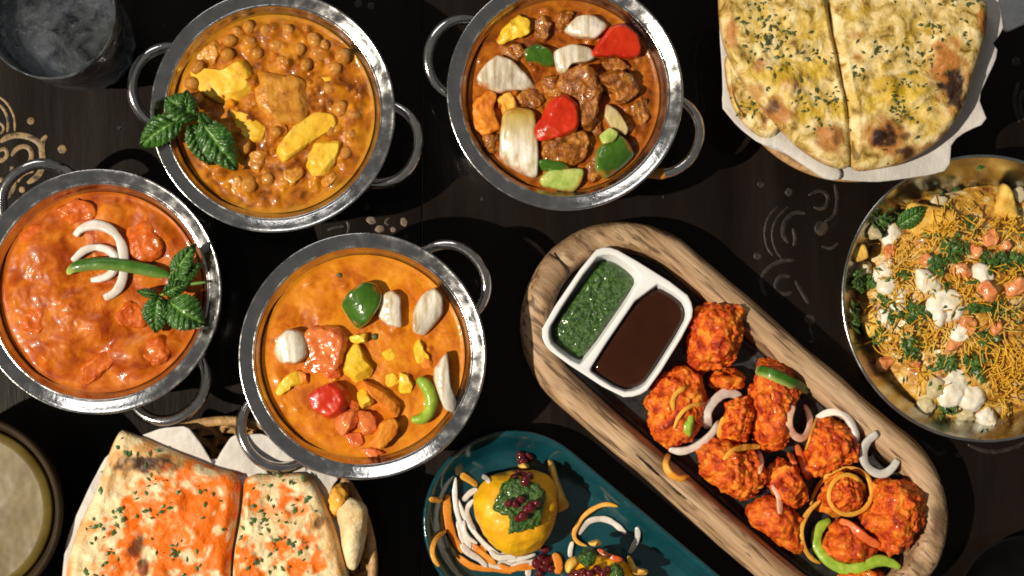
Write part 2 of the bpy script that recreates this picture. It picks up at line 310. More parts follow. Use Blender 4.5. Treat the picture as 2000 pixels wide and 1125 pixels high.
def centroid(p):
    A = cx = cy_ = 0
    for i in range(len(p)):
        a, b = p[i], p[(i+1) % len(p)]
        k = a.x*b.y-b.x*a.y; A += k; cx += (a.x+b.x)*k; cy_ += (a.y+b.y)*k
    if abs(A) < 1e-12: return sum(p, Vector())/len(p)
    return Vector((cx/(3*A), cy_/(3*A), 0))
def spots_val(v, spots, nf=300, na=0.45, seed=0):
    """soft irregular patches: spots = [(centre, rx, ry, strength)]"""
    best = 0
    n = fbm(v, nf, 3, seed)
    for c, rx, ry, s in spots:
        d = math.hypot((v[0]-c.x)/rx, (v[1]-c.y)/ry)
        if d > 2: continue
        t = 1.25-d+n*na*1.4
        t = max(0, min(1, t*1.5)); t = t*t*(3-2*t)
        best = max(best, t*s)
    return best
def lump(name, px, z, h, m, parent=None, p=3.0, n=48, rings=10, amp=0.0, freq=150, tilt=(0, 0), seed=None, smooth=2,
         func=None, attr=None, base=None, zpix=None):
    """solid piece grown over an outline traced on the photo. z = height of its underside, h = thickness"""
    if seed is None: seed = random.random()*40
    ol = outline_world(px, z+h if zpix is None else zpix, n, smooth)
    c = centroid(ol)
    V = []; F = []; rr = []
    for k in range(rings+1):
        t = k/rings
        r = 1-(1-t)**1.7
        rr.append(r)
        for q in ol:
            v = c+(q-c)*r if k else None
            if k == 0: break
            V.append(v)
        if k == 0: V.append(c.copy())
    idx = lambda k, i: 1+(k-1)*n+(i % n)
    at = {a: [] for a in (attr or {})}
    for i, v in enumerate(V):
        r = 0 if i == 0 else rr[(i-1)//n+1]
        zz = h*max(0.0, 1-r**p)**(1/2.0 if p <= 4 else 1/2.5)
        if amp: zz += amp*fbm((v.x, v.y, z), freq, 4, seed)*(0.25+0.75*min(1, (1-r)*5)) * (1 if r < 1 else 0)
        zz += (v.x-c.x)*tilt[0]+(v.y-c.y)*tilt[1]
        if func: zz += func(v, r)
        v.z = z+zz
    for a, fn in (attr or {}).items():
        at[a] = [fn(v, 0 if i == 0 else rr[(i-1)//n+1]) for i, v in enumerate(V)]
    for i in range(n): F.append((0, idx(1, i), idx(1, i+1)))
    for k in range(1, rings):
        for i in range(n): F.append((idx(k, i), idx(k+1, i), idx(k+1, i+1), idx(k, i+1)))
    # under side
    nb = len(V); zb = (z-0.0006) if base is None else base
    for i in range(n):
        q = V[idx(rings, i)]
        V.append(Vector((c.x+(q.x-c.x)*0.93, c.y+(q.y-c.y)*0.93, min(zb, q.z-0.0003))))
    V.append(Vector((c.x, c.y, zb)))
    for i in range(n):
        F.append((idx(rings, i), nb+i, nb+(i+1) % n, idx(rings, i+1)))
        F.append((nb+(i+1) % n, nb+i, nb+n))
    for a in at: at[a] += [at[a][idx(rings, i)] for i in range(n)]+[0.0]
    # orientation: outline may be clockwise
    if sum((ol[i].x*ol[(i+1) % n].y-ol[(i+1) % n].x*ol[i].y) for i in range(n)) < 0: F = [tuple(reversed(f)) for f in F]
    return mk(name, V, F, m, parent, attrs=at or None)
_ico = {}
def ico(sub):
    if sub not in _ico:
        bm = bmesh.new(); bmesh.ops.create_icosphere(bm, subdivisions=sub, radius=1)
        bm.verts.ensure_lookup_table()
        _ico[sub] = ([v.co.copy() for v in bm.verts], [tuple(v.index for v in f.verts) for f in bm.faces]); bm.free()
    return _ico[sub]
def blob(name, px, z, h, m, parent=None, amp=0.003, freq=110, amp2=0.0012, freq2=420, sub=5, seed=None, smooth=2, flat=0.5, zpix=None, knob=0.0, cuts=0, grow=1.0, coat=0.0):
    """craggy solid over an outline: rounded all round, flattened underneath"""
    if seed is None: seed = random.random()*40
    ol = outline_world(px, z+h*0.55 if zpix is None else zpix, 72, smooth); c = centroid(ol)
    pol = sorted((math.atan2(q.y-c.y, q.x-c.x), (q-c).length) for q in ol)
    ang = [a for a, _ in pol]
    import bisect
    def rad(a):
        i = bisect.bisect(ang, a)
        a0, r0 = pol[i-1]; a1, r1 = pol[i % len(pol)]
        d = (a1-a0) % (2*math.pi)
        return r0 if d == 0 else r0+(r1-r0)*(((a-a0) % (2*math.pi))/d)
    V0, F = ico(sub); V = []; cv = []
    rc = random.Random(int(seed*1000))
    planes = []
    for _ in range(cuts):
        th = rc.uniform(0, 2*math.pi); el = rc.uniform(-0.1, 1.2)
        planes.append((Vector((math.cos(th)*math.cos(el), math.sin(th)*math.cos(el), math.sin(el))), rc.uniform(0.62, 0.84)))
    if cuts: planes.append((Vector((rc.uniform(-.25, .25), rc.uniform(-.25, .25), 1)).normalized(), rc.uniform(0.5, 0.75)))
    Rm = sum(r for _, r in pol)/len(pol)
    for u in V0:
        u = u.copy()
        for d_, o_ in planes:
            k_ = u.dot(d_)
            if k_ > o_: u = u-d_*((k_-o_)*0.93)
        hx = math.hypot(u.x, u.y); hx2 = hx**0.8*grow
        R = rad(math.atan2(u.y, u.x)) if hx > 1e-6 else Rm
        uz = u.z if u.z > 0 else u.z*flat
        v = Vector((c.x+(u.x/hx*R*hx2 if hx > 1e-6 else 0), c.y+(u.y/hx*R*hx2 if hx > 1e-6 else 0), 0))
        v.z = z+h*(uz+flat)/(1+flat)
        d = amp*fbm(v, freq, 3, seed)+amp2*fbm(v, freq2, 2, seed+3)
        if knob:
            dist = noise.voronoi(v*freq2*0.55+Vector((seed, 0, seed)))[0]
            d += knob*(0.55-dist[0])
        nrm = Vector((u.x, u.y, u.z*Rm*2/h if h else u.z)).normalized()
        v += nrm*d
        v.z = max(v.z, z)
        V.append(v)
        if coat: cv.append(max(0, min(1, (coat-(v.z-z)/h)*3.0+1.5*fbm(v, 140, 3, seed+8)))*0.92)
    return mk(name, V, F, m, parent, attrs={'coat': cv} if coat else None)
def strip(name, pts, m, a, b, parent=None, n=40, sides=10, taper=0.12, closed=False, se=2.0, twist=None, attr=None, wob=0.0, world=False):
    """swept solid strip; pts = [(px,py,z)] ; a = half width in plan (m), b = half height (m)"""
    w_ = [Vector(q) if world else P(*q) for q in pts]
    pth = resample(chaikin(w_, 3, closed), n, closed)
    V = []; F = []; at = {k: [] for k in (attr or {})}
    sd = random.random()*30; tw = random.uniform(-0.5, 0.5) if (wob and not closed) else 0; tw0 = random.uniform(-0.35, 0.35) if wob else 0
    for i, q in enumerate(pth):
        if closed: t = pth[(i+1) % n]-pth[i-1]
        else: t = pth[min(i+1, n-1)]-pth[max(i-1, 0)]
        t.normalize(); side = Vector((t.y, -t.x, 0))
        if side.length < 1e-5: side = Vector((1, 0, 0))
        side.normalize(); up = side.cross(t); up.normalize()
        if up.z < 0: up = -up
        s = i/(n-1); k = 1.0
        ta = tw0+tw*s
        side, up = side*math.cos(ta)+up*math.sin(ta), up*math.cos(ta)-side*math.sin(ta)
        if taper and not closed:
            e = min(s, 1-s)
            k = min(1, taper+(1-taper)*math.sqrt(min(1, e/0.16))) if taper < 1 else 1
        wq = 1+1.6*wob*fbm((q.x, q.y, q.z), 110, 3, sd)
        for j in range(sides):
            th = 2*math.pi*j/sides
            cx_, sy_ = math.cos(th), math.sin(th)
            cx_ = math.copysign(abs(cx_)**(2/se), cx_); sy_ = math.copysign(abs(sy_)**(2/se), sy_)
            V.append(q+side*(a*k*cx_*wq)+up*(b*k*sy_*wq))
            for kk, fn in (attr or {}).items(): at[kk].append(fn(s, cx_))
    m_ = n if closed else n-1
    for i in range(m_):
        for j in range(sides):
            i2 = (i+1) % n
            F.append((i*sides+j, i2*sides+j, i2*sides+(j+1) % sides, i*sides+(j+1) % sides))
    if not closed:
        F.append(tuple(range(sides))[::-1] if False else tuple(range(sides)))
        F.append(tuple((n-1)*sides+j for j in range(sides))[::-1])
    return mk(name, V, F, m, parent, attrs=at or None)
def lathe(name, prof, c, m, parent=None, seg=96, closed=False, wob=0.0):
    V = []; F = []; n = len(prof)
    for i in range(seg):
        a = 2*math.pi*i/seg
        for r, z in prof:
            r2 = r*(1+wob*math.sin(3*a+1))
            V.append(Vector((c.x+r2*math.cos(a), c.y+r2*math.sin(a), c.z+z)))
    for i in range(seg):
        for j in range(n if closed else n-1):
            F.append((i*n+j, ((i+1) % seg)*n+j, ((i+1) % seg)*n+(j+1) % n, i*n+(j+1) % n))
    return mk(name, V, F, m, parent, origin=Vector(c))
def arc_profile(pts, k=4):
    p = resample(chaikin([Vector((a, b, 0)) for a, b in pts], 2, False), len(pts)*k, False)
    return [(v.x, v.y) for v in p]
def px_circle(cx_, cy_, r, n=12, ex=1.0, rot=0, jag=0.0):
    out = []
    for i in range(n):
        a = 2*math.pi*i/n; k = 1+jag*(random.random()-0.5)
        x, y = r*k*math.cos(a), r*ex*k*math.sin(a)
        out.append((cx_+x*math.cos(rot)-y*math.sin(rot), cy_+x*math.sin(rot)+y*math.cos(rot)))
    return out
def surf(objs):
    """one ray-castable surface from finished objects, to lay loose pieces on"""
    from mathutils.bvhtree import BVHTree
    bpy.context.view_layer.update()
    V = []; F = []
    for o in objs:
        b = len(V); mw = o.matrix_world
        V += [mw @ v.co for v in o.data.vertices]; F += [tuple(i+b for i in p_.vertices) for p_ in o.data.polygons]
    return BVHTree.FromPolygons(V, F)
def hit(bv, px, py, dflt=0.02):
    d = (CQ @ Vector(((px-1000)/FPX, -(py-562.5)/FPX, -1.0))).normalized()
    h = bv.ray_cast(Vector((0, 0, CAM_H)), d)
    return h[0] if h[0] is not None else P(px, py, dflt)
def drape(bv, pxs, b, stiff=3, n=26, lift=0.0, rigid=0.93):
    """lay a path of pixels on a surface; a stiff strip bridges small hollows"""
    pth = resample(chaikin([Vector((x, y, 0)) for x, y in pxs], 3, False), n, False)
    z = [hit(bv, q.x, q.y).z for q in pth]
    hull = []
    for i in range(n):
        while len(hull) > 1 and (z[hull[-1]]-z[hull[-2]])*(i-hull[-1]) <= (z[i]-z[hull[-1]])*(hull[-1]-hull[-2]): hull.pop()
        hull.append(i)
    hz = []
    for a_, c_ in zip(hull[:-1], hull[1:]):
        for i in range(a_, c_): hz.append(z[a_]+(z[c_]-z[a_])*(i-a_)/(c_-a_))
    hz.append(z[hull[-1]])
    z = [max(c_, c_+(h_-c_)*rigid) for c_, h_ in zip(z, hz)]
    for _ in range(stiff): z = [(z[max(i-1, 0)]+2*z[i]+z[min(i+1, n-1)])/4 for i in range(n)]
    return [(q.x, q.y, zz+b*0.8+lift) for q, zz in zip(pth, z)]
def find(prefix): return [o for o in COL.objects if o.type == 'MESH' and o.name.split('.')[0] == prefix]
def leaf(name, base, tip, hw, z0, z1, m, parent, arch=0.004, fold=0.25, seed=0, serr=0.16, droop=0.0):
    """mint leaf between two pixels; hw = half width in px; puckered between side veins"""
    A = P(*base, z0); B = P(*tip, z1)
    L = (B-A); ln = L.length; t = L.normalized(); sd = Vector((-t.y, t.x, 0)).normalized(); up = t.cross(sd)
    if up.z < 0: up = -up
    W = hw*mpp((z0+z1)/2)
    nu, nv = 60, 22
    V = []; F = []; st = []
    for i in range(nu+1):
        s = i/nu
        wd = W*(math.sin(math.pi*min(1, s**0.85))**0.75)*(1.0-0.15*s)+0.0002
        wd *= 1+serr*(((s*11) % 1)-0.5)
        for j in range(nv+1):
            v = (j/nv-0.5)*2
            q = A+L*s+sd*(wd*v)
            ph = (s*7.5-abs(v)*1.5+0.06*math.sin(23*v+seed)) % 1.0
            pk = (1-abs(2*ph-1))**0.7
            q = q+up*(arch*1.3*math.sin(math.pi*s)-droop*s*s+fold*W*abs(v)*(0.9-0.9*abs(v))+W*0.25*v*math.sin(seed*2.1+s*2.5) + 0.0021*pk*min(1, 3*abs(v))*(1-abs(v)**4) + 0.0012*fbm((q.x, q.y, q.z), 170, 3, seed))
            V.append(q)
            st.append(min(1, max(0.0, 1-abs(v)*8)*0.9+max(0, 0.42-pk)*2.0*(1-0.7*abs(v))))
    for i in range(nu):
        for j in range(nv):
            a = i*(nv+1)+j; F.append((a, a+1, a+nv+2, a+nv+1))
    # give it thickness
    n0 = len(V)
    V += [q-up*0.0004 for q in V]; st += st
    F += [tuple(x+n0 for x in reversed(f)) for f in F]
    return mk(name, V, F, m, parent, attrs={'stain': st})

# ------------------------------------------------------------------ table
table = empty('table', (0, 0, 0), 'dark stained wooden table top with worn gold scroll stencils', 'table')
del table['category']; del table['label']; table['kind'] = 'structure'
seamx = [P(825, 300).x-0.42, P(825, 300).x, P(825, 300).x+0.42]
for i, x0 in enumerate([seamx[0]-0.42]+seamx):
    x1 = x0+0.42; g = 0.00025
    V = []; F = []
    zt = 0.0
    for (x, z) in ((x0+g, -0.03), (x0+g, zt-0.0005), (x0+g+0.0005, zt), (x1-g-0.0005, zt), (x1-g, zt-0.0005), (x1-g, -0.03)):
        V += [Vector((x, -0.8, z)), Vector((x, 0.8, z))]
    for j in range(5): F.append((2*j, 2*j+1, 2*j+3, 2*j+2))
    F.append((10, 11, 1, 0)); F.append((0, 2, 4, 6, 8, 10)); F.append((11, 9, 7, 5, 3, 1))
    mk('plank', V, F, 'table', table, smooth=False)
def paint(c, pts, wpx, m='gold', n=36):
    q = [(x, y, 0.00012) for x, y in cr(c, pts)]
    a = wpx/CROPS[c][2]*mpp(0)/2
    return strip('painted_scroll', q, m, a, 0.00008, table, n=n, sides=8, taper=0.35, se=8)
def paint_dot(c, x, y, r, m='gold', ex=1.0, n=14, jag=0.15):
    s = CROPS[c][2]
    (X, Y), = cr(c, [(x, y)])
    return lump('painted_dot', px_circle(X, Y, r/s, n, ex, random.random()*3, jag), 0.0, 0.00018, m, table, p=30, n=20, rings=3, smooth=1)
paint('Q', [(0, 500), (80, 445), (170, 428), (260, 438), (350, 472), (405, 520), (415, 600)], 62)
paint('Q', [(470, 430), (425, 480), (412, 560), (430, 680), (420, 770), (370, 850), (270, 910)], 62)
paint('Q', [(115, 640), (155, 570), (230, 535), (300, 560), (320, 640), (290, 715), (220, 735)], 48)
paint('Q', [(115, 740), (140, 850), (130, 960), (70, 1050), (-20, 1085)], 62)
paint('Q', [(-20, 40), (60, 95), (115, 180), (148, 270), (148, 395)], 24)
paint('Q', [(-10, 120), (55, 190), (85, 300), (72, 400)], 30)
paint('Q', [(-10, 860), (40, 900), (30, 960), (-10, 1000)], 55)
for pts_, w_ in [([(-20, 590), (40, 560), (75, 600), (60, 660), (10, 690)], 40), ([(180, 900), (210, 840), (270, 800), (340, 790)], 34), ([(-20, 300), (30, 330), (40, 380), (0, 420)], 26)]: paint('Q', pts_, w_)
paint_dot('Q', 308, 288, 40); paint_dot('Q', 620, 570, 48); paint_dot('Q', 220, 975, 34); paint_dot('Q', 15, 680, 30)
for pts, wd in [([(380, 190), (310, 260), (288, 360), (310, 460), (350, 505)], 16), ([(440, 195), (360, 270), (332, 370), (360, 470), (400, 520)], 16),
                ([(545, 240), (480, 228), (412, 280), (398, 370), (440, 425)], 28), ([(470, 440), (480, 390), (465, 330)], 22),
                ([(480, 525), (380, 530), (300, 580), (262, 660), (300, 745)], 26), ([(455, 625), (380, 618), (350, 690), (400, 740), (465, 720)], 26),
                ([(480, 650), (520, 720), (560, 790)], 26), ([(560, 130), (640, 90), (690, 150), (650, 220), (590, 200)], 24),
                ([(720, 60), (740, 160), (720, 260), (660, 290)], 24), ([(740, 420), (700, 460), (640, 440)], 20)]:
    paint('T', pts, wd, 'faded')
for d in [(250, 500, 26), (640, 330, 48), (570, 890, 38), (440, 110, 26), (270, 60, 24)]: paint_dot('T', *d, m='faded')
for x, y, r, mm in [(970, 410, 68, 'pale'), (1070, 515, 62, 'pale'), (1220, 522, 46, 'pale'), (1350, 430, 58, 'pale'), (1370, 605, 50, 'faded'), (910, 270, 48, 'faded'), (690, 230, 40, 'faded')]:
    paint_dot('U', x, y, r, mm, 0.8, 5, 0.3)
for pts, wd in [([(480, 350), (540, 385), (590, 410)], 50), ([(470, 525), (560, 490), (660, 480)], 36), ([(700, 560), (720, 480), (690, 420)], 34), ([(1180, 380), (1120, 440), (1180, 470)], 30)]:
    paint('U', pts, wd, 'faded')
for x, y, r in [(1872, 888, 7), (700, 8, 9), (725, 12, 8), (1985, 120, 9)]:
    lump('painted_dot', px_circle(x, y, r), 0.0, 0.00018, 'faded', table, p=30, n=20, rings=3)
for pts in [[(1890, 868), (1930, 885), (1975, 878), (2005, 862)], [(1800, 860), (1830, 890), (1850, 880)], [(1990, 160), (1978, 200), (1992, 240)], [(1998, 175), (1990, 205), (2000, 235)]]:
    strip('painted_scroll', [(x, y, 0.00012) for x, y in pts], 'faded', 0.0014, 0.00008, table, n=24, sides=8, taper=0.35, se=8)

for i, (x, y, r) in enumerate([(1585, 668, 5), (232, 249, 5), (1296, 384, 4), (942, 388, 5)]):  # drops added as shapes for bright glints reflected on the table
    tag(lump('water_drop', px_circle(x, y, r, 9, 0.8, i, 0.3), 0.0, 0.0012, 'water', p=2, n=24, rings=6),
        ['clear water drop on the table between the wooden platter and metal dish', 'clear water drop on the table beside the mint and the chickpea pot', 'clear water drop on the table by the stained pot handle', 'clear water drop on the table beside the meat curry pot body'][i], 'water drop')
# ------------------------------------------------------------------ the four steel pots
RIMZ, SAUCEZ = 0.068, 0.0575
def pot(cx_, cy_, rpx, ang, label, stain=False):
    zc = P(cx_, cy_, RIMZ); c = Vector((zc.x, zc.y, 0))
    R = rpx*mpp(RIMZ)
    root = empty('serving_pot', c, label, 'pot', 'steel two-handled serving pots')
    bowl = arc_profile([(0.0005, 0.003), (0.040, 0.003), (0.050, 0.006), (R-0.0175, 0.030), (R-0.0150, 0.050), (R-0.0125, 0.0575), (R-0.0098, 0.0622), (R-0.0092, 0.0632)], 5)
    lathe('inner_wall', bowl, c, 'steel_in', root)
    out = arc_profile([(0.0005, 0.0005), (0.040, 0.0), (0.050, 0.002), (R-0.007, 0.018), (R-0.004, 0.036), (R-0.0055, 0.054), (R-0.004, 0.0645)], 5)
    lathe('body', out, c, 'steel', root)
    rim = arc_profile([(R-0.0100, 0.0612), (R-0.0094, 0.0640), (R-0.0088, 0.0652), (R-0.0078, 0.0648), (R-0.0070, 0.0652), (R-0.0046, 0.0664), (R-0.0022, 0.0678), (R-0.0008, 0.0684), (R, 0.0676), (R-0.0003, 0.0664), (R-0.0015, 0.0655), (R-0.0045, 0.0640)], 5)
    lathe('rim', rim, c, 'steel', root, seg=128)
    for k in range(2):
        a = math.radians(ang+180*k); d = Vector((math.cos(a), math.sin(a), 0)); t = Vector((-d.y, d.x, 0))
        wd, e = 0.0245, 0.0215
        pts = []
        for i in range(13):
            th = math.pi*i/12-math.pi/2
            u = wd*math.sin(th); o_ = max(0, math.cos(th))**0.8*e
            pts.append(c+d*(R-0.0060-0.0035*abs(math.sin(th))**3+o_)+t*u+Vector((0, 0, 0.050+0.006*math.cos(th))))
        h = strip('handle', pts, 'handle', 0.0034, 0.0034, root, n=48, sides=12, taper=1.0, world=True)
        for s in (-1, 1):
            q = c+d*(R-0.0085)+t*(wd*s)
            V0, F0 = ico(3)
            mk('mount', [q+Vector((0, 0, 0.050))+d*(v.x*0.0030)+t*(v.y*0.0058)+Vector((0, 0, v.z*0.0058)) for v in V0], F0, 'handle', h)
        if stain and k == 1:
            strip('sauce_stain', pts[:3], 'potato_brown', 0.00355, 0.00355, h, n=16, sides=12, taper=0.9, world=True, wob=0.03)
    return root, c, R
def surface(name, c, R, m, label, z=SAUCEZ, amp=0.0011, bumps=(), seed=1.0, oil=0.5, crumbs=0, fine=0.0003):
    import numpy as np
    nr, ns = 105, 250
    V = [Vector((c.x, c.y, 0))]; F = []; rr = [0]
    for k in range(1, nr+1):
        r = R*(1-(1-k/nr)**1.12)
        for i in range(ns):
            a = 2*math.pi*i/ns
            V.append(Vector((c.x+r*math.cos(a), c.y+r*math.sin(a), 0))); rr.append(r/R)
    rg = random.Random(int(seed*10))
    bl = [(q.x, q.y, rad_, h) for q, rad_, h in bumps]
    for _ in range(crumbs):
        a = rg.uniform(0, 6.283); r = R*0.96*math.sqrt(rg.random())
        bl.append((c.x+r*math.cos(a), c.y+r*math.sin(a), rg.uniform(0.0012, 0.0034), rg.uniform(0.0007, 0.0024)))
    X = np.array([v.x for v in V]); Y = np.array([v.y for v in V]); Z = np.zeros(len(V))
    for bx_, by_, rad_, h in bl:
        d2 = ((X-bx_)**2+(Y-by_)**2)/(rad_*rad_)
        Z += h*np.exp(-np.minimum(d2, 40)**1.3*0.9)
    oilv = []
    for v, r, zb_ in zip(V, rr, Z):
        edge = min(1, (1-r)*7)
        zz = amp*fbm((v.x, v.y, 0), 48, 2, seed)*edge+fine*fbm((v.x, v.y, 0), 330, 3, seed+5)*(0.3+0.7*edge)
        rdg = 1-abs(fbm((v.x, v.y, 0), 120, 2, seed+2)); zz += amp*0.35*(rdg-0.7)*edge
        v.z = z+zz+float(zb_)*edge+0.0012*max(0, (r-0.95)/0.05)**2
        o_ = max(0, (r-0.92)/0.08)*1.1+0.9*fbm((v.x, v.y, 0), 60, 3, seed+9)-0.22
        oilv.append(max(0, min(1, o_))*oil)
    ix = lambda k, i: 1+(k-1)*ns+i % ns
    for i in range(ns): F.append((0, ix(1, i), ix(1, i+1)))
    for k in range(1, nr):
        for i in range(ns): F.append((ix(k, i), ix(k+1, i), ix(k+1, i+1), ix(k, i+1)))
    nb = len(V)   # closed underneath: the sauce fills the pot
    for i in range(ns):
        q = V[ix(nr, i)]; V.append(Vector((c.x+(q.x-c.x)*0.97, c.y+(q.y-c.y)*0.97, z-0.012))); oilv.append(0)
    V.append(Vector((c.x, c.y, z-0.03))); oilv.append(0)
    for i in range(ns):
        F.append((ix(nr, i), nb+i, nb+(i+1) % ns, ix(nr, i+1))); F.append((nb+(i+1) % ns, nb+i, nb+ns))
    return tag(mk(name, V, F, m, attrs={'rim_oil': oilv}), label, 'curry')
def onion_ring(c, pts, z, apx, label, m='onion_raw', b=0.0021, name='onion_ring', cat='onion', group=None, lift=None, wob=0.15):
    q = cr(c, pts); n = len(q)
    zs = [z]*n if lift is None else [z+l for l in lift]
    o = strip(name, [(x, y, zz) for (x, y), zz in zip(q, zs)], m, apx/CROPS[c][2]*mpp(z), b, None, n=44, sides=12, taper=0.6, se=4.0, wob=wob)
    return tag(o, label, cat, group)
SCALE = dict(A=1.18, B=1.12, E=1.07, D=1.2)
def scl(c, pts):
    k = SCALE.get(c, 1.0); cx_ = sum(p[0] for p in pts)/len(pts); cy_ = sum(p[1] for p in pts)/len(pts)
    return cr(c, [(cx_+(x-cx_)*k, cy_+(y-cy_)*k) for x, y in pts])
def piece(name, c, pts, z, h, m, label, cat, p=4.0, amp=0.0006, tilt=(0, 0), group=None, attr=None, freq=150, n=60, smooth=1, func=None, rings=14):
    """slab cut from a layered vegetable: crisp edge, bent over one axis"""
    q = [P(x, y, z) for x, y in scl(c, pts)]; cc = sum(q, Vector())/len(q)
    ax = random.uniform(0, math.pi) if tilt == (0, 0) else math.atan2(tilt[1], tilt[0])
    d = Vector((math.cos(ax), math.sin(ax), 0)); U = max(abs((v-cc).dot(d)) for v in q); bend = h*0.55
    sd = random.random()*20
    f = lambda v, r: bend*(1-((v.x-cc.x)*d.x+(v.y-cc.y)*d.y)**2/(U*U))*(1 if r < 0.999 else 0.2)-bend*0.35+0.00012*fbm((v.x, v.y, 0), 420, 2, sd)
    attr = dict(attr or {})
    attr['coat'] = lambda v, r: 0.9*max(0, min(1, (r-0.80)*3.5+1.1*fbm((v.x, v.y, 0), 150, 3, sd+3)-0.24))
    return tag(lump(name, scl(c, pts), z, h*0.6, m, p=16, amp=amp, tilt=tilt, attr=attr, freq=freq, n=n, smooth=1, func=f, rings=rings, base=z-0.004), label, cat, group)
def chunk(name, c, pts, z, h, m, label, cat, amp=0.0012, cuts=4, group=None, sub=5, flat=0.5):
    """knife-cut chunk: flat facets, softened edges"""
    return tag(blob(name, scl(c, pts), z-0.002, h+0.003, m, amp=amp*0.55, freq=110, amp2=0.00022, freq2=420, sub=sub, cuts=cuts, flat=flat, smooth=1, grow=1.06, coat=0.42), label, cat, group)
def cchunk(name, c, pts, z, h, m, label, cat, amp=0.0015, sub=4, knob=0.0, group=None, flat=0.5):
    return tag(blob(name, scl(c, pts), z, h, m, amp=amp*0.7, amp2=0.0006 if m == 'meat' else 0.0002, sub=max(5, sub), knob=knob, flat=flat, cuts=2, smooth=1, grow=1.04, coat=0.40 if m == 'tomato' else 0.46), label, cat, group)
S0 = SAUCEZ

# pot of chickpea and potato curry ------------------------------------------------
_, c1, R1 = pot(533, 217, 239, 165, 'polished steel two-handled pot of brown chickpea and potato curry, mint on its rim')
cp = cr('A', [(610, 195), (520, 240), (600, 262), (785, 145), (735, 250), (840, 215), (945, 232), (975, 310), (430, 400), (700, 205), (680, 700), (790, 855), (870, 850), (700, 885), (890, 150), (1080, 420), (650, 160), (1030, 262), (1130, 520), (1185, 640), (1165, 725), (830, 630), (1110, 330), (460, 320), (1010, 190), (450, 470), (1200, 540), (860, 290), (1060, 220), (1150, 270), (700, 130), (1120, 430), (1090, 620)])
surface('chickpea_curry', c1, R1-0.0128, 'chickpea', 'brown chickpea curry gravy filling the pot that has potato chunks and mint', bumps=[(P(x, y, S0), 0.0055, 0.0012) for x, y in cp], seed=2.0, oil=0.8, crumbs=170, amp=0.0022)
V0, F0 = ico(3)
def chick_v(u):
    v = Vector(u); k = 1-0.10*math.exp(-((v.x-0.2)**2+(v.y)**2)*6)*(1 if v.z > 0 else 0)
    if v.x > 0.85: k += 0.10
    return Vector((v.x*1.08, v.y*0.96, v.z*0.92))*k
chick = None
for x, y in cp:
    s = 0.0049*random.uniform(0.8, 1.12)
    loc = P(x, y, S0+0.001)
    if chick is None:
        chick = mk('chickpea', [chick_v(u) for u in V0], F0, 'chick', origin=Vector((0, 0, 0)))
        tag(chick, 'round golden chickpea half sunk in brown gravy among potato chunks', 'chickpea', 'chickpeas in the brown curry'); o = chick
    else:
        o = chick.copy(); COL.objects.link(o)
    o.scale = (s*random.uniform(0.85, 1.15), s*random.uniform(0.85, 1.1), s*random.uniform(0.8, 1.05)); o.location = loc-Vector((0, 0, s*random.uniform(-0.15, 0.6))); o.rotation_euler = (random.uniform(-.6, .6), random.uniform(-.6, .6), random.uniform(0, 6))
for pts, h, m, lab, tl in [
    ([(440, 345), (560, 330), (650, 290), (720, 390), (725, 440), (640, 482), (560, 470), (490, 430)], 0.0075, 'potato', 'large bright yellow potato wedge beside the mint in chickpea curry', (0.1, 0.1)),
    ([(755, 340), (840, 345), (950, 395), (965, 500), (940, 560), (850, 572), (760, 500), (745, 420)], 0.0095, 'potato_brown', 'gravy-coated potato block in the middle of the chickpea curry', (-0.1, -0.15)),
    ([(610, 530), (690, 540), (770, 600), (760, 660), (690, 665), (640, 610)], 0.005, 'potato', 'small yellow potato chunk just past the tip side of the large mint leaf', (0, 0.1)),
    ([(850, 690), (920, 595), (1000, 555), (1085, 560), (1095, 610), (1020, 655), (950, 710), (880, 760)], 0.0075, 'potato', 'long ragged yellow potato strip with dark green edge in chickpea curry', (-0.15, 0.1)),
    ([(965, 730), (1050, 680), (1130, 690), (1115, 755), (1080, 815), (1010, 832)], 0.007, 'potato', 'glossy pale yellow potato cube between ragged strip and pot wall', (0.1, 0.15)),
    ([(1040, 860), (1110, 810), (1130, 840), (1080, 895)], 0.004, 'potato_brown', 'thin potato sliver leaning toward pot wall in chickpea curry', (0, 0.1)),
    ([(480, 215), (545, 195), (570, 270), (510, 315), (445, 300)], 0.004, 'potato_brown', 'brownish potato lump next to the large yellow wedge near pot wall', (0, 0)),
    ([(1150, 520), (1210, 500), (1230, 580), (1170, 610)], 0.003, 'potato_brown', 'small sunken potato lump on the chickpea curry side facing the pot handle', (0, 0)),
    ([(800, 590), (850, 575), (880, 630), (840, 670), (795, 640)], 0.004, 'potato_brown', 'small gravy-coated potato lump beside the middle potato block', (0, 0)),
    ([(690, 740), (760, 720), (790, 780), (730, 820), (680, 790)], 0.004, 'potato_brown', 'flat gravy-coated potato lump between chickpeas past the mint leaf tip', (0, 0)),
    ([(880, 800), (940, 790), (960, 850), (900, 890), (860, 850)], 0.004, 'potato_brown', 'gravy-coated potato lump beside the glossy pale potato cube', (0, 0)),
    ([(1030, 380), (1090, 360), (1130, 420), (1080, 470), (1030, 440)], 0.004, 'potato', 'yellow potato corner beside the middle potato block', (0, 0)),
    ([(590, 850), (660, 830), (700, 900), (630, 930)], 0.003, 'potato_brown', 'low gravy-coated potato lump at the pot wall past the mint', (0, 0))]:
    chunk('potato_chunk', 'A', pts, S0-0.0015, h, m, lab, 'potato', cuts=5)
sp = empty('mint_sprig', P(*cr('A', [(455, 560)])[0], S0+0.004), 'green mint sprig laid over the edge of the chickpea curry pot', 'mint')
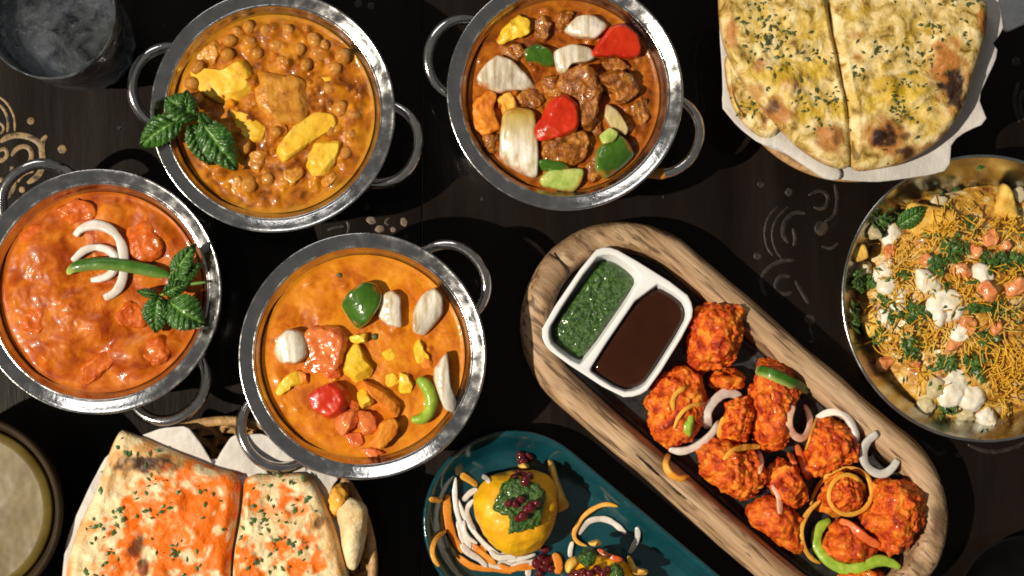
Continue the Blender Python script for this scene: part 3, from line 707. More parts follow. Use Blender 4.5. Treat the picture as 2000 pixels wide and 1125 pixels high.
for b_, t_, hw, z0, z1, sd, ar in [((470, 575), (645, 815), 85, 0.013, 0.006, 1, 0.003), ((420, 590), (515, 790), 58, 0.011, 0.004, 2, 0.002), ((455, 560), (300, 468), 78, 0.013, 0.014, 3, 0.005),
                               ((390, 560), (185, 700), 72, 0.012, 0.009, 4, 0.005), ((465, 535), (520, 610), 26, 0.016, 0.013, 5, 0.002), ((420, 540), (400, 428), 40, 0.012, 0.018, 6, 0.004)]:
    B, Tp = cr('A', [b_, t_]); leaf('leaf', B, Tp, hw/2.446, S0+z0, S0+z1, 'mint', sp, arch=ar, seed=sd)
strip('stem', [(*q, S0+zz) for q, zz in zip(cr('A', [(500, 610), (450, 560), (400, 565), (370, 590)]), (0.008, 0.012, 0.012, 0.011))], 'stem', 0.0012, 0.0012, sp, n=20, sides=8)

# pot of meat and vegetable curry --------------------------------------------------
_, c2, R2 = pot(1104, 180, 234, 159, 'polished steel two-handled pot of meat curry with onion, tomato and green pepper chunks', stain=True)
surface('meat_curry', c2, R2-0.0131, 'jalfrezi', 'reddish brown curry gravy around meat, onion and green pepper chunks', seed=5.0, amp=0.0018, oil=0.6, z=S0-0.001, crumbs=150)
z2 = S0-0.002
stain_top = lambda y0, y1: (lambda v, r: max(0, min(1, (v.y-y0)/(y1-y0))))
yb, yt = P(*cr('B', [(560, 760)])[0], S0).y, P(*cr('B', [(560, 580)])[0], S0).y
piece('onion_piece', 'B', [(350, 395), (400, 330), (450, 290), (520, 315), (590, 380), (645, 450), (520, 452), (460, 468), (385, 440)], z2+0.002, 0.0065, 'onion', 'white triangular onion petal near the wall of the meat curry pot', 'onion', p=3, tilt=(-0.12, 0.12), attr={'stain': lambda v, r: 0.25*max(0, r-0.7)})
piece('onion_piece', 'B', [(485, 585), (540, 560), (635, 575), (645, 680), (652, 800), (645, 893), (560, 865), (468, 805), (472, 680)], z2+0.002, 0.0075, 'onion', 'long onion slab turning green at one end, beside the red tomato piece', 'onion', p=3, tilt=(0.05, 0.06), attr={'stain': stain_top(yb, yt)})
piece('onion_piece', 'B', [(738, 265), (830, 230), (920, 245), (948, 290), (900, 318), (830, 322), (795, 375), (762, 355)], z2+0.004, 0.006, 'onion', 'curved onion piece between the green pepper and the round red tomato', 'onion', p=3, attr={'stain': lambda v, r: 0.2*r**3})
piece('onion_piece', 'B', [(795, 150), (860, 85), (940, 78), (1015, 130), (945, 195), (850, 182)], z2+0.003, 0.006, 'onion', 'onion piece with brown gravy on it beside the largest red tomato', 'onion', p=3, attr={'stain': lambda v, r: 0.55*max(0, fbm(v, 120, 2, 3)+0.2)})
piece('onion_piece', 'B', [(1010, 530), (1065, 570), (1115, 655), (1105, 685), (1035, 655), (1000, 600)], z2+0.004, 0.006, 'onion', 'narrow yellowish onion sliver next to the dark green pepper square', 'onion', p=3, attr={'stain': lambda v, r: 0.6})
cchunk('tomato_piece', 'B', [(940, 275), (990, 200), (1030, 140), (1100, 130), (1165, 190), (1168, 265), (1120, 305), (1060, 290), (1000, 298)], z2, 0.014, 'tomato', 'large shiny red tomato piece against the pot wall beside gravy-stained onion', 'tomato', amp=0.0012)
cchunk('tomato_piece', 'B', [(645, 660), (690, 580), (735, 510), (800, 495), (852, 545), (858, 620), (845, 660), (760, 692), (680, 702)], z2+0.004, 0.014, 'tomato', 'shiny red tomato piece lying on the meat in the pot centre', 'tomato', amp=0.0014)
piece('pepper_piece', 'B', [(582, 262), (650, 222), (722, 260), (735, 332), (685, 332), (600, 305)], z2+0.002, 0.007, 'pepper', 'small dark green pepper piece next to the curved onion', 'pepper', p=3, tilt=(0, 0.15), attr={'stain': lambda v, r: 0.0})
piece('pepper_piece', 'B', [(958, 775), (1000, 722), (1060, 688), (1112, 730), (1148, 790), (1090, 850), (1010, 905), (955, 860)], z2+0.003, 0.0075, 'pepper', 'shiny dark green pepper square beside the golden brown meat chunk', 'pepper', p=4, tilt=(-0.1, 0.1), attr={'stain': lambda v, r: 0.35*max(0, (r-0.8)*5)})
piece('pepper_piece', 'B', [(972, 692), (1020, 652), (1068, 680), (1045, 722), (990, 735)], z2+0.010, 0.003, 'pepper_pale', 'pale green pepper shaving resting on the dark green pepper square', 'pepper', p=3)
piece('pepper_piece', 'B', [(658, 820), (750, 808), (820, 858), (750, 875), (680, 870)], z2+0.002, 0.007, 'pepper', 'dark green pepper strip tucked under the meat by the pot wall', 'pepper', p=3, attr={'stain': lambda v, r: 0.0})
piece('pepper_piece', 'B', [(672, 915), (720, 868), (885, 862), (872, 930), (835, 978), (690, 950)], z2+0.003, 0.0055, 'pepper_pale', 'pale yellow-green pepper piece, flesh side up, touching the pot wall', 'pepper', p=6, tilt=(0, 0.1))
cchunk('meat_piece', 'B', [(785, 410), (850, 345), (940, 365), (965, 450), (955, 560), (925, 645), (870, 630), (865, 520), (790, 470)], z2, 0.016, 'meat', 'tall browned meat chunk standing beside the central red tomato', 'meat', amp=0.004, sub=5, knob=0.0012)
cchunk('meat_piece', 'B', [(955, 390), (1050, 365), (1140, 378), (1180, 450), (1120, 512), (1060, 528), (1020, 480)], z2, 0.013, 'meat', 'browned meat chunk next to the largest red tomato piece', 'meat', amp=0.003, sub=5, knob=0.0012)
cchunk('meat_piece', 'B', [(662, 720), (760, 685), (880, 675), (910, 730), (875, 805), (800, 840), (710, 815), (655, 775)], z2, 0.012, 'meat', 'golden brown meat chunk under the central tomato, by pale pepper', 'meat', amp=0.003, sub=5, knob=0.0012)
cchunk('meat_piece', 'B', [(640, 120), (680, 80), (720, 130), (705, 200), (650, 200)], z2-0.002, 0.010, 'meat', 'small dark meat knob near the rim beside yellow pepper', 'meat', amp=0.003)
cchunk('meat_piece', 'B', [(545, 500), (600, 460), (680, 470), (690, 530), (610, 560)], z2-0.003, 0.009, 'meat', 'dark meat scrap between the triangular onion and long onion slab', 'meat', amp=0.003)
cchunk('meat_piece', 'B', [(740, 120), (790, 55), (840, 60), (820, 120), (770, 160)], z2-0.002, 0.009, 'meat', 'brown meat scrap beside gravy-stained onion', 'meat', amp=0.003)
for pts, lab in [([(985, 315), (1080, 305), (1125, 345), (1050, 372), (990, 360)], 'low brown meat scrap between the large tomato and the meat below it'),
                 ([(680, 400), (760, 390), (790, 450), (740, 500), (680, 470)], 'gravy-covered meat chunk beside the triangular onion'),
                 ([(1130, 540), (1200, 500), (1230, 590), (1180, 640), (1135, 600)], 'gravy-covered meat chunk against the wall behind the onion sliver'),
                 ([(890, 850), (960, 830), (990, 890), (930, 930)], 'brown meat scrap between pale pepper and dark green pepper square'),
                 ([(480, 240), (560, 220), (600, 280), (540, 320), (490, 300)], 'flat brown meat scrap between small green pepper and triangular onion'),
                 ([(880, 560), (960, 600), (980, 680), (920, 700)], 'dark meat sliver beside the tall meat chunk foot'),
                 ([(380, 690), (450, 680), (470, 760), (410, 790)], 'brown meat scrap between the wavy carrot and the pot wall')]:
    cchunk('meat_piece', 'B', pts, z2-0.003, 0.010, 'meat', lab, 'meat', amp=0.003)
cchunk('carrot_piece', 'B', [(335, 530), (395, 458), (445, 495), (420, 560), (455, 640), (390, 675), (338, 640)], z2, 0.010, 'carrot', 'wavy orange carrot slice against the wall of the meat curry pot', 'carrot', amp=0.003)
cchunk('carrot_piece', 'B', [(445, 505), (520, 470), (550, 550), (490, 605)], z2-0.002, 0.009, 'carrot_pale', 'small yellow-orange carrot chunk next to the long onion slab', 'carrot', amp=0.003)
cchunk('yellow_pepper_piece', 'B', [(452, 195), (490, 140), (560, 75), (625, 105), (615, 170), (550, 190), (480, 215)], z2, 0.010, 'paneer', 'yellow pepper strip with green flecks at the meat curry pot wall', 'pepper', amp=0.003)

# pot of orange butter chicken ----------------------------------------------------
_, c3, R3 = pot(191, 569, 239, 125, 'polished steel two-handled pot of creamy orange curry garnished with onion rings and green chilli')
surface('butter_chicken_curry', c3, R3-0.0128, 'makhani', 'creamy orange-red curry under the onion rings and green chilli', seed=8.0, amp=0.0018, oil=0.6, crumbs=0, fine=0.00018,
        bumps=[(P(*q, S0), r*mpp(S0), h) for q, r, h in [(cr('D', [(160, 390)])[0], 55, 0.004), (cr('D', [(320, 660)])[0], 50, 0.0035), (cr('D', [(240, 770)])[0], 45, 0.0035), (cr('D', [(110, 660)])[0], 42, 0.003), (cr('D', [(560, 790)])[0], 40, 0.003), (cr('D', [(60, 560)])[0], 30, 0.003), (cr('D', [(210, 570)])[0], 44, 0.003), (cr('D', [(470, 790)])[0], 34, 0.003), (cr('D', [(380, 700)])[0], 26, 0.003), (cr('D', [(650, 800)])[0], 26, 0.002), (cr('D', [(150, 860)])[0], 36, 0.003), (cr('D', [(600, 330)])[0], 30, 0.003), (cr('D', [(420, 250)])[0], 30, 0.003)]])
for pts, h, lab in [([(540, 760), (610, 730), (650, 790), (600, 840), (540, 820)], 0.007, 'sauced chicken chunk between the mint sprig and the pot wall'),
                    ([(100, 640), (180, 620), (210, 690), (150, 730), (90, 700)], 0.007, 'sauced chicken chunk beside the dark spice scrap'),
                    ([(140, 500), (220, 490), (250, 560), (180, 590)], 0.006, 'sauced chicken chunk under the pale end of the green chilli'),
                    ([(440, 750), (500, 740), (520, 800), (460, 830)], 0.006, 'sauced chicken chunk beside the chicken wedge'),
                    ([(490, 330), (560, 305), (610, 350), (600, 420), (540, 445), (495, 400)], 0.008, 'exposed orange chicken cube between the onion ring and mint'),
                    ([(215, 250), (290, 215), (355, 225), (350, 280), (270, 300)], 0.007, 'orange chicken chunk touching the inner wall near bubbly cream'),
                    ([(300, 900), (330, 830), (400, 790), (450, 790), (420, 840), (370, 890), (320, 930)], 0.006, 'wedge of orange chicken pointing out toward the pot wall'),
                    ([(80, 350), (170, 320), (240, 400), (230, 470), (150, 480), (80, 420)], 0.007, 'broad smooth sauced chicken piece beside the onion ring'),
                    ([(430, 650), (500, 600), (550, 640), (540, 690), (470, 700)], 0.006, 'orange chicken cube beside the mint sprig leaves'),
                    ([(190, 800), (280, 760), (340, 765), (300, 810), (230, 830)], 0.005, 'long sauced chicken strip with a curved edge'),
                    ([(330, 640), (400, 640), (420, 690), (350, 700)], 0.005, 'small sauced chicken lump under the onion ring end')]:
    cchunk('chicken_chunk', 'D', pts, S0-0.004, h+0.002, 'makhani_chicken', lab, 'chicken', amp=0.0022, flat=0.8)
piece('bay_leaf_scrap', 'D', [(95, 575), (125, 560), (165, 590), (200, 640), (180, 645), (140, 605)], S0-0.0003, 0.0016, 'meat', 'dark brown spice scrap on the orange curry surface', 'spice', p=3, n=24)
onion_ring('D', [(285, 350), (310, 320), (370, 305), (430, 330), (465, 385), (472, 460), (465, 520), (440, 565), (395, 585)], S0+0.0025, 18, 'larger white onion ring arc lying over the orange curry, under green chilli', lift=[0, 0, 0, 0.001, 0.001, 0.0005, 0, 0, 0])
onion_ring('D', [(275, 445), (320, 400), (370, 390), (420, 405), (442, 440), (430, 490), (390, 513), (345, 518)], S0+0.0025, 15, 'smaller inner white onion ring arc lying over the orange curry')
o = strip('green_chilli', [(*q, S0+zz) for q, zz in zip(cr('D', [(255, 495), (275, 470), (330, 458), (400, 455), (470, 462), (550, 477), (645, 500)]), (0.003, 0.005, 0.006, 0.0065, 0.006, 0.005, 0.005))], 'chilli', 0.0038, 0.0022, None, n=50, sides=14, taper=0.2, attr={'stain': lambda s, cx_: max(0, 1-s*9)*0.9+0.25*max(0, cx_)})
tag(o, 'dark green chilli strip laid across the onion rings on orange curry', 'chilli')
sp = empty('mint_sprig', P(*cr('D', [(640, 560)])[0], S0+0.004), 'green mint sprig standing at the inner wall of the orange curry pot', 'mint')
for b_, t_, hw, z0, z1, sd, ar in [((655, 515), (738, 380), 42, 0.010, 0.020, 11, 0.003), ((640, 535), (765, 455), 38, 0.010, 0.015, 12, 0.003), ((640, 600), (775, 690), 74, 0.011, 0.010, 13, 0.004),
                               ((600, 575), (590, 718), 52, 0.010, 0.006, 14, 0.003), ((620, 570), (720, 525), 30, 0.013, 0.013, 15, 0.002), ((600, 575), (520, 560), 18, 0.009, 0.007, 16, 0.002), ((630, 590), (680, 690), 40, 0.009, 0.006, 17, 0.002)]:
    B, Tp = cr('D', [b_, t_]); leaf('leaf', B, Tp, hw/1.939, S0+z0, S0+z1, 'mint', sp, arch=ar, seed=sd)
strip('stem', [(*q, S0+zz) for q, zz in zip(cr('D', [(600, 580), (640, 560), (700, 535), (785, 525)]), (0.009, 0.011, 0.012, 0.0125))], 'stem', 0.0010, 0.0010, sp, n=20, sides=8)

# pot of paneer and pepper curry ----------------------------------------------------
_, c4, R4 = pot(708, 695, 241, 41, 'polished steel two-handled pot of bright orange paneer curry, one handle over the bread paper')
surface('paneer_curry', c4, R4-0.0128, 'paneer_sauce', 'bright orange creamy curry around paneer, tomato and pepper chunks', seed=12.0, amp=0.0012, oil=0.7, crumbs=30, fine=0.00018)
zz4 = S0-0.001
piece('pepper_piece', 'E', [(517, 345), (550, 290), (620, 245), (670, 255), (695, 300), (682, 350), (640, 412), (590, 448), (552, 400)], zz4+0.002, 0.009, 'pepper', 'smooth dark green pepper square in the bright orange curry', 'pepper', p=2.6, amp=0.0002, tilt=(0.15, 0.1), attr={'stain': lambda v, r: 0.0 if r < 0.93 else 0.9})
for pts, h, lab, tl in [([(676, 390), (700, 300), (740, 282), (778, 310), (778, 390), (783, 438), (720, 432)], 0.007, 'upright white onion petal beside the dark green pepper square', (0.1, 0)),
                    ([(830, 455), (832, 370), (870, 300), (920, 270), (958, 310), (958, 380), (920, 432), (880, 472)], 0.008, 'large white onion petal close to the inner wall of orange curry', (-0.1, 0.1)),
                    ([(230, 545), (248, 480), (300, 446), (352, 462), (380, 510), (378, 562), (320, 598), (258, 592)], 0.010, 'rounded white onion ball next to the squashed red tomato', (0, 0)),
                    ([(978, 545), (925, 615), (918, 660), (940, 725), (965, 790), (1015, 805), (1024, 770), (992, 690), (986, 610)], 0.009, 'tall cream onion strip leaning against the pot wall by the green chilli', (-0.2, 0))]:
    piece('onion_piece', 'E', pts, zz4+0.001, h, 'onion', lab, 'onion', p=2.8, amp=0.0004, tilt=tl, attr={'stain': lambda v, r: 0.35*max(0, r-0.75)*4*0.5})
cchunk('tomato_piece', 'E', [(350, 470), (430, 438), (510, 448), (545, 485), (525, 560), (505, 645), (420, 648), (345, 625), (375, 560)], zz4-0.001, 0.012, 'tomato_pulp', 'squashed orange-red tomato piece beside the rounded onion', 'tomato', amp=0.002, flat=0.3)
cchunk('tomato_piece', 'E', [(382, 745), (405, 690), (460, 665), (525, 698), (555, 750), (525, 805), (460, 838), (405, 805)], zz4, 0.014, 'tomato', 'round bright red tomato piece in the orange curry', 'tomato', amp=0.001)
for pts, h, m, lab in [([(490, 840), (540, 785), (595, 788), (580, 860), (530, 905), (495, 885)], 0.010, 'tomato_pulp', 'glossy orange tomato wedge touching the round red tomato'),
                       ([(590, 800), (680, 815), (680, 880), (620, 905), (575, 870)], 0.009, 'tomato_pulp', 'flat orange tomato square between two other wedges'),
                       ([(635, 945), (700, 848), (750, 825), (770, 860), (745, 930), (700, 962)], 0.013, 'carrot', 'bright orange carrot block casting a dark shadow on the curry'),
                       ([(610, 668), (700, 705), (775, 770), (755, 825), (700, 792), (640, 725)], 0.011, 'carrot', 'angled orange pepper strip beside the yellow paneer'),
                       ([(605, 962), (700, 962), (730, 985), (640, 1003)], 0.006, 'tomato_pulp', 'thin red-orange tomato sliver at the pot wall beyond the carrot block')]:
    chunk('tomato_wedge' if m == 'tomato_pulp' else 'carrot_block', 'E', pts, zz4, h, m, lab, 'tomato' if m == 'tomato_pulp' else 'carrot', cuts=5)
for pts, h, lab in [([(515, 625), (570, 525), (592, 518), (660, 600), (642, 652), (580, 672)], 0.011, 'bright yellow paneer cube in the middle of the orange curry'),
                    ([(545, 482), (645, 455), (635, 512), (570, 505)], 0.007, 'paneer crumb directly under the dark green pepper square'),
                    ([(832, 525), (860, 485), (905, 580), (850, 595)], 0.006, 'small paneer corner next to the large onion petal'),
                    ([(765, 615), (800, 635), (835, 680), (825, 722), (768, 718)], 0.006, 'paneer piece beside the curled green chilli'),
                    ([(225, 725), (260, 665), (330, 625), (375, 680), (300, 705), (250, 745)], 0.007, 'ragged paneer piece near the wall next to the rounded onion'),
                    ([(585, 725), (640, 690), (665, 760), (612, 795)], 0.012, 'paneer cube under the angled orange pepper strip')]:
    chunk('paneer_cube', 'E', pts, zz4-0.001, h, 'paneer', lab, 'paneer', cuts=6)
for nm, pts, h, m, lab, cat in [   # pieces half sunk in the sauce
    ('tomato_wedge', [(440, 600), (500, 590), (520, 650), (460, 670)], 0.006, 'tomato_pulp', 'small tomato scrap beneath the squashed tomato piece', 'tomato'),
    ('paneer_cube', [(690, 540), (740, 520), (770, 570), (720, 600)], 0.004, 'paneer', 'half sunk paneer corner beyond the middle paneer cube', 'paneer'),
    ('tomato_wedge', [(540, 900), (600, 890), (630, 940), (570, 960)], 0.005, 'tomato_pulp', 'sauce-covered tomato scrap beside the carrot block', 'tomato'),
    ('paneer_cube', [(700, 640), (750, 630), (770, 680), (720, 700)], 0.004, 'paneer', 'half sunk paneer corner beside the angled orange pepper strip', 'paneer'),
    ('tomato_wedge', [(560, 740), (600, 760), (590, 800), (545, 790)], 0.008, 'tomato_pulp', 'narrow tomato wedge wedged against the round red tomato', 'tomato'),
    ('carrot_block', [(860, 560), (910, 570), (920, 620), (870, 620)], 0.004, 'carrot', 'sunken orange carrot block between paneer corner and onion strip', 'carrot'),
    ('carrot_block', [(330, 620), (380, 640), (390, 690), (345, 680)], 0.005, 'carrot', 'sunken orange carrot scrap beside the ragged paneer', 'carrot')]:
    chunk(nm, 'E', pts, zz4-0.001, h, m, lab, cat, cuts=5)
o = strip('green_chilli', [(*q, S0+0.004) for q in cr('E', [(850, 660), (890, 690), (912, 745), (905, 800), (870, 838), (822, 835)])], 'lime_chilli', 0.0036, 0.0036, None, n=40, sides=14, taper=0.4, wob=0.1)
tag(o, 'curled pale green chilli piece in the bright orange curry', 'chilli')
for (x, y, r), lab in [((515, 215, 14), 'dark herb crumb floating alone on the orange curry'), ((665, 480, 16), 'dark herb crumb beside the paneer crumb')]:
    (X, Y), = cr('E', [(x, y)])
    tag(lump('herb_crumb', px_circle(X, Y, r/2.2, 7, 1, 0, 0.6), S0, 0.0012, 'herb_dry', p=3, n=20, rings=4, amp=0.0004), lab, 'herb')

# ------------------------------------------------------------------ wooden platter with iron plate
def capsule(A, B, r, n=28, wob=0.0, seed=0):
    """closed loop around segment A-B in local xy; starts at the B end"""
    L = (B-A).length; out = []
    for i in range(n+1):
        th = -math.pi/2+math.pi*i/n; out.append(Vector((L/2+r*math.cos(th), r*math.sin(th), 0)))
    m_ = 30
    for i in range(1, m_): out.append(Vector((L/2-L*i/m_, r, 0)))
    for i in range(n+1):
        th = math.pi/2+math.pi*i/n; out.append(Vector((-L/2+r*math.cos(th), r*math.sin(th), 0)))
    for i in range(1, m_): out.append(Vector((-L/2+L*i/m_, -r, 0)))
    return out
def capsule_body(name, A, B, prof, m, parent, amp=0.0, seed=1, stains=None):
    """prof: [(r,z)] from outer bottom round to the middle of the floor; object local X runs along the platter"""
    C = (A+B)/2; C.z = 0; ang = math.atan2(B.y-A.y, B.x-A.x)
    loops = [capsule(A, B, max(r, 0.0004)) for r, z in prof]; n = len(loops[0])
    V = []; F = []
    for (r, z), lp in zip(prof, loops):
        for v in lp:
            d = amp*fbm((v.x, v.y, z), 22, 2, seed)+amp*0.35*fbm((v.x*0.4, v.y, z), 120, 3, seed+4) if amp and r > 0.03 else 0
            nn = Vector((v.x-max(-1, min(1, v.x/((A-B).length/2)))*(A-B).length/2, v.y, 0))
            if nn.length > 1e-6: nn.normalize()
            V.append(Vector((v.x, v.y, z+d*0.6*(1 if z > 0.004 else 0)))+nn*d)
    for k in range(len(prof)-1):
        for i in range(n): F.append((k*n+i, k*n+(i+1) % n, (k+1)*n+(i+1) % n, (k+1)*n+i))
    F.append(tuple((len(prof)-1)*n+i for i in range(n)))
    F.append(tuple(reversed(range(n))))
    R_ = Matrix.Rotation(ang, 4, 'Z')
    at = None
    if stains:
        W = [R_ @ v+C for v in V]
        at = {'stain': [spots_val(q, stains, 200, 0.5, 3) for q in W]}
    o = mk(name, V, F, m, None, attrs=at, origin=Vector((0, 0, 0)))
    o.rotation_euler = (0, 0, ang)
    if parent: o.parent = parent; o.location = C-parent.location
    else: o.location = C
    return o
WA, WB = P(1219, 632, 0.03), P(1657, 1012, 0.03)
RW = 205*mpp(0.03)
plat = empty('wooden_platter', Vector(((WA.x+WB.x)/2, (WA.y+WB.y)/2, 0)), 'long oval rustic wooden platter holding a black sizzler plate of red chicken', 'platter')
wp = arc_profile([(RW-0.016, 0.0), (RW-0.006, 0.002), (RW-0.001, 0.012), (RW, 0.022), (RW-0.002, 0.029), (RW-0.006, 0.0325), (RW-0.0125, 0.0335), (RW-0.0170, 0.0318), (RW-0.0192, 0.027), (RW-0.0205, 0.018), (RW-0.0225, 0.013), (RW-0.028, 0.012), (0.0005, 0.012)], 3)
st = [(P(*q, 0.033), r*mpp(0.03), r*mpp(0.03)*e, s) for q, r, e, s in [((1838, 1010), 16, 2.3, 1.0), ((1795, 1105), 13, 1, 0.8), ((1110, 470), 60, 0.6, 0.5), ((1300, 900), 30, 0.7, 0.6), ((1370, 965), 24, 0.7, 0.6), ((1250, 880), 22, 1, 0.5), ((1075, 560), 30, 1.8, 0.45), ((1530, 650), 12, 1, 0.4)]]
capsule_body('tray', WA, WB, wp, 'wood', plat, amp=0.0009, seed=3, stains=st)
strip('crack', [(*q, 0.0337) for q in cr('G', [(228, 212), (265, 232), (300, 262), (330, 300), (348, 335)])], 'woodcrack', 0.0009, 0.0006, plat, n=24, sides=6, taper=0.2, wob=0.6)
strip('crack', [(*q, 0.0338) for q in cr('H', [(40, 650), (110, 715), (190, 790), (240, 830)])], 'woodcrack', 0.0004, 0.0005, plat, n=24, sides=6, taper=0.2, wob=0.6)
ip = empty('sizzler_plate', Vector(((WA.x+WB.x)/2, (WA.y+WB.y)/2, 0.012)), 'black cast iron sizzler plate set into the wooden platter', 'plate')
RI = RW-0.0208
ipr = arc_profile([(RI-0.004, 0.0120), (RI-0.001, 0.0125), (RI, 0.0185), (RI-0.0008, 0.0195), (RI-0.0022, 0.0190), (RI-0.0040, 0.0160), (RI-0.008, 0.0148), (0.0005, 0.0146)], 3)
capsule_body('plate_body', WA, WB, ipr, 'iron', ip)
PZ = 0.0146
# white two-part dip dish
def dip_dish():
    z0, z1 = PZ+0.0, PZ+0.0235
    ol = chaikin([P(*q, z1) for q in cr('G', [(470, 195), (545, 168), (630, 196), (985, 418), (1028, 500), (1018, 585), (790, 955), (715, 1000), (615, 1004), (245, 762), (192, 690), (190, 605)])], 1)
    h1 = chaikin([P(*q, z1) for q in cr('G', [(478, 235), (545, 212), (610, 225), (728, 318), (728, 380), (425, 815), (385, 822), (248, 722), (228, 660), (238, 600)])], 1)
    h2 = chaikin([P(*q, z1) for q in cr('G', [(785, 350), (965, 450), (1000, 520), (985, 590), (775, 925), (715, 965), (625, 972), (462, 868), (455, 838)])], 1)
    bm = bmesh.new()
    def loop(p): return [bm.verts.new((v.x, v.y, z1)) for v in p]
    def ring_edges(l): return [bm.edges.new((l[i], l[(i+1) % len(l)])) for i in range(len(l))]
    lo, l1, l2 = loop(ol), loop(h1), loop(h2)
    es = ring_edges(lo)+ring_edges(l1)+ring_edges(l2)
    bmesh.ops.triangle_fill(bm, use_beauty=True, edges=es)
    def wall(top, depth_z, sc):
        c_ = sum((v.co for v in top), Vector())/len(top)
        bot = [bm.verts.new((c_.x+(v.co.x-c_.x)*sc, c_.y+(v.co.y-c_.y)*sc, depth_z)) for v in top]
        for i in range(len(top)):
            j = (i+1) % len(top); bm.faces.new((top[i], top[j], bot[j], bot[i]))
        bm.faces.new(bot)
    wall(lo, z0, 0.86); wall(l1, z0+0.003, 0.86); wall(l2, z0+0.003, 0.88)
    bmesh.ops.recalc_face_normals(bm, faces=bm.faces)
    V = [v.co.copy() for v in bm.verts]; bm.verts.index_update()
    F = [tuple(v.index for v in f.verts) for f in bm.faces]; bm.free()
    o = mk('dip_dish', V, F, 'ceramic', smooth=False)
    md = o.modifiers.new('bevel', 'BEVEL'); md.width = 0.0012; md.segments = 3; md.limit_method = 'ANGLE'; md.angle_limit = math.radians(40)
    for p_ in o.data.polygons: p_.use_smooth = True
    tag(o, 'white ceramic two-compartment dip dish on the wooden platter', 'dish')
    tag(lump('green_chutney', cr('G', [(505, 255), (550, 238), (605, 245), (722, 335), (715, 385), (420, 805), (385, 805), (255, 710), (243, 650), (255, 600)]), z0+0.004, 0.0135, 'chutney', p=7, n=90, rings=26, amp=0.0016, freq=330, zpix=z1-0.004), 'chunky green herb chutney in one half of the white dip dish', 'chutney')
    tag(lump('brown_sauce', cr('G', [(787, 356), (960, 452), (992, 520), (978, 588), (770, 918), (713, 957), (628, 964), (466, 864), (462, 838)]), z0+0.004, 0.0155, 'tamarind', p=30, n=70, rings=10, zpix=z1-0.003), 'smooth dark brown dipping sauce in one half of the white dip dish', 'sauce')
dip_dish()
# fried chicken pieces
for c_, pts, h, z_, lab in [
    ('G', [(1008, 780), (1025, 600), (1080, 505), (1170, 472), (1275, 490), (1305, 560), (1295, 680), (1245, 800), (1150, 832), (1060, 850)], 0.032, 0, 'smooth oval red fried chicken piece alone beside the white dip dish'),
    ('N', [(30, 330), (100, 250), (240, 120), (330, 110), (430, 150), (450, 250), (460, 400), (430, 560), (300, 645), (160, 645), (110, 560), (75, 430)], 0.026, 0, 'broad craggy red chicken piece under orange curls and a lime sliver'),
    ('N', [(495, 190), (560, 125), (680, 125), (765, 165), (745, 250), (640, 265), (540, 250)], 0.018, 0, 'small dark knobbly chicken piece behind the white onion ring'),
    ('N', [(640, 350), (760, 290), (815, 400), (795, 520), (745, 640), (640, 665), (585, 560), (600, 430)], 0.027, 0, 'upright red chicken piece inside the curve of the white onion ring'),
    ('N', [(430, 730), (520, 635), (640, 635), (790, 690), (860, 800), (855, 980), (750, 1060), (650, 990), (540, 925), (445, 855)], 0.030, 0, 'bright orange chicken piece draped with a flat carrot curl'),
    ('N', [(800, 330), (840, 180), (870, 70), (960, 50), (1060, 110), (1115, 200), (1120, 320), (1080, 420), (1060, 600), (980, 695), (880, 675), (800, 560)], 0.028, 0, 'tall red chicken piece carrying the dark green pepper strip'),
    ('O', [(425, 360), (465, 160), (620, 145), (695, 200), (745, 290), (735, 390), (650, 400), (560, 460), (470, 485), (415, 430)], 0.029, 0, 'pale-crusted red chicken piece under the arched white onion slice'),
    ('O', [(165, 450), (250, 385), (330, 435), (405, 530), (405, 640), (330, 705), (230, 645), (175, 560)], 0.027, 0, 'red chicken piece with a thin pale carrot sliver lying on it'),
    ('O', [(35, 720), (90, 645), (190, 615), (330, 690), (380, 780), (370, 900), (385, 990), (300, 955), (220, 895), (140, 845), (55, 790)], 0.022, 0, 'low spreading red chicken piece along the platter edge'),
    ('O', [(500, 600), (590, 480), (700, 470), (780, 560), (770, 670), (660, 730), (540, 700)], 0.026, 0, 'chicken piece framed by the double orange carrot ring'),
    ('O', [(750, 770), (860, 680), (845, 560), (920, 500), (1060, 535), (1145, 600), (1170, 700), (1130, 830), (1045, 935), (960, 1000), (880, 930), (860, 850)], 0.031, 0, 'large smooth orange-red chicken piece at the rounded end of the plate'),
    ('O', [(520, 900), (600, 790), (690, 780), (800, 880), (860, 960), (760, 1050), (640, 1050), (550, 985)], 0.020, 0, 'broken red chicken piece inside the bend of the pale green strip'),
    ('O', [(600, 1120), (720, 1085), (900, 1080), (890, 1160), (700, 1180)], 0.016, 0, 'chicken piece mostly hidden below the pale green strip')]:
    tag(blob('fried_chicken', cr(c_, pts), PZ+z_, h, 'fried', amp=0.0034, freq=95, amp2=0.0013, freq2=420, knob=random.uniform(0.0010, 0.0030), sub=6 if h > 0.025 else 5, flat=0.35, grow=1.07), lab, 'chicken')
ZT = PZ+0.028
TRAYBV = surf(find('fried_chicken')+find('tray')+find('dip_dish')+[o for o in find('plate_body')])
def tray_strip(name, c_, pts, zs, apx, b, m, label, cat, taper=0.3, wob=0.12, closed=False, se=3.6, attr=None, n=48, lift=0.0):
    b = b*0.75
    q = drape(TRAYBV, cr(c_, pts), b, n=max(26, len(pts)*4), lift=lift)
    o = strip(name, q, m, apx*0.95/CROPS[c_][2]*mpp(q[0][2]), b, None, n=n, sides=12, taper=taper, wob=wob, se=se, closed=closed, attr=attr)
    return tag(o, label, cat)
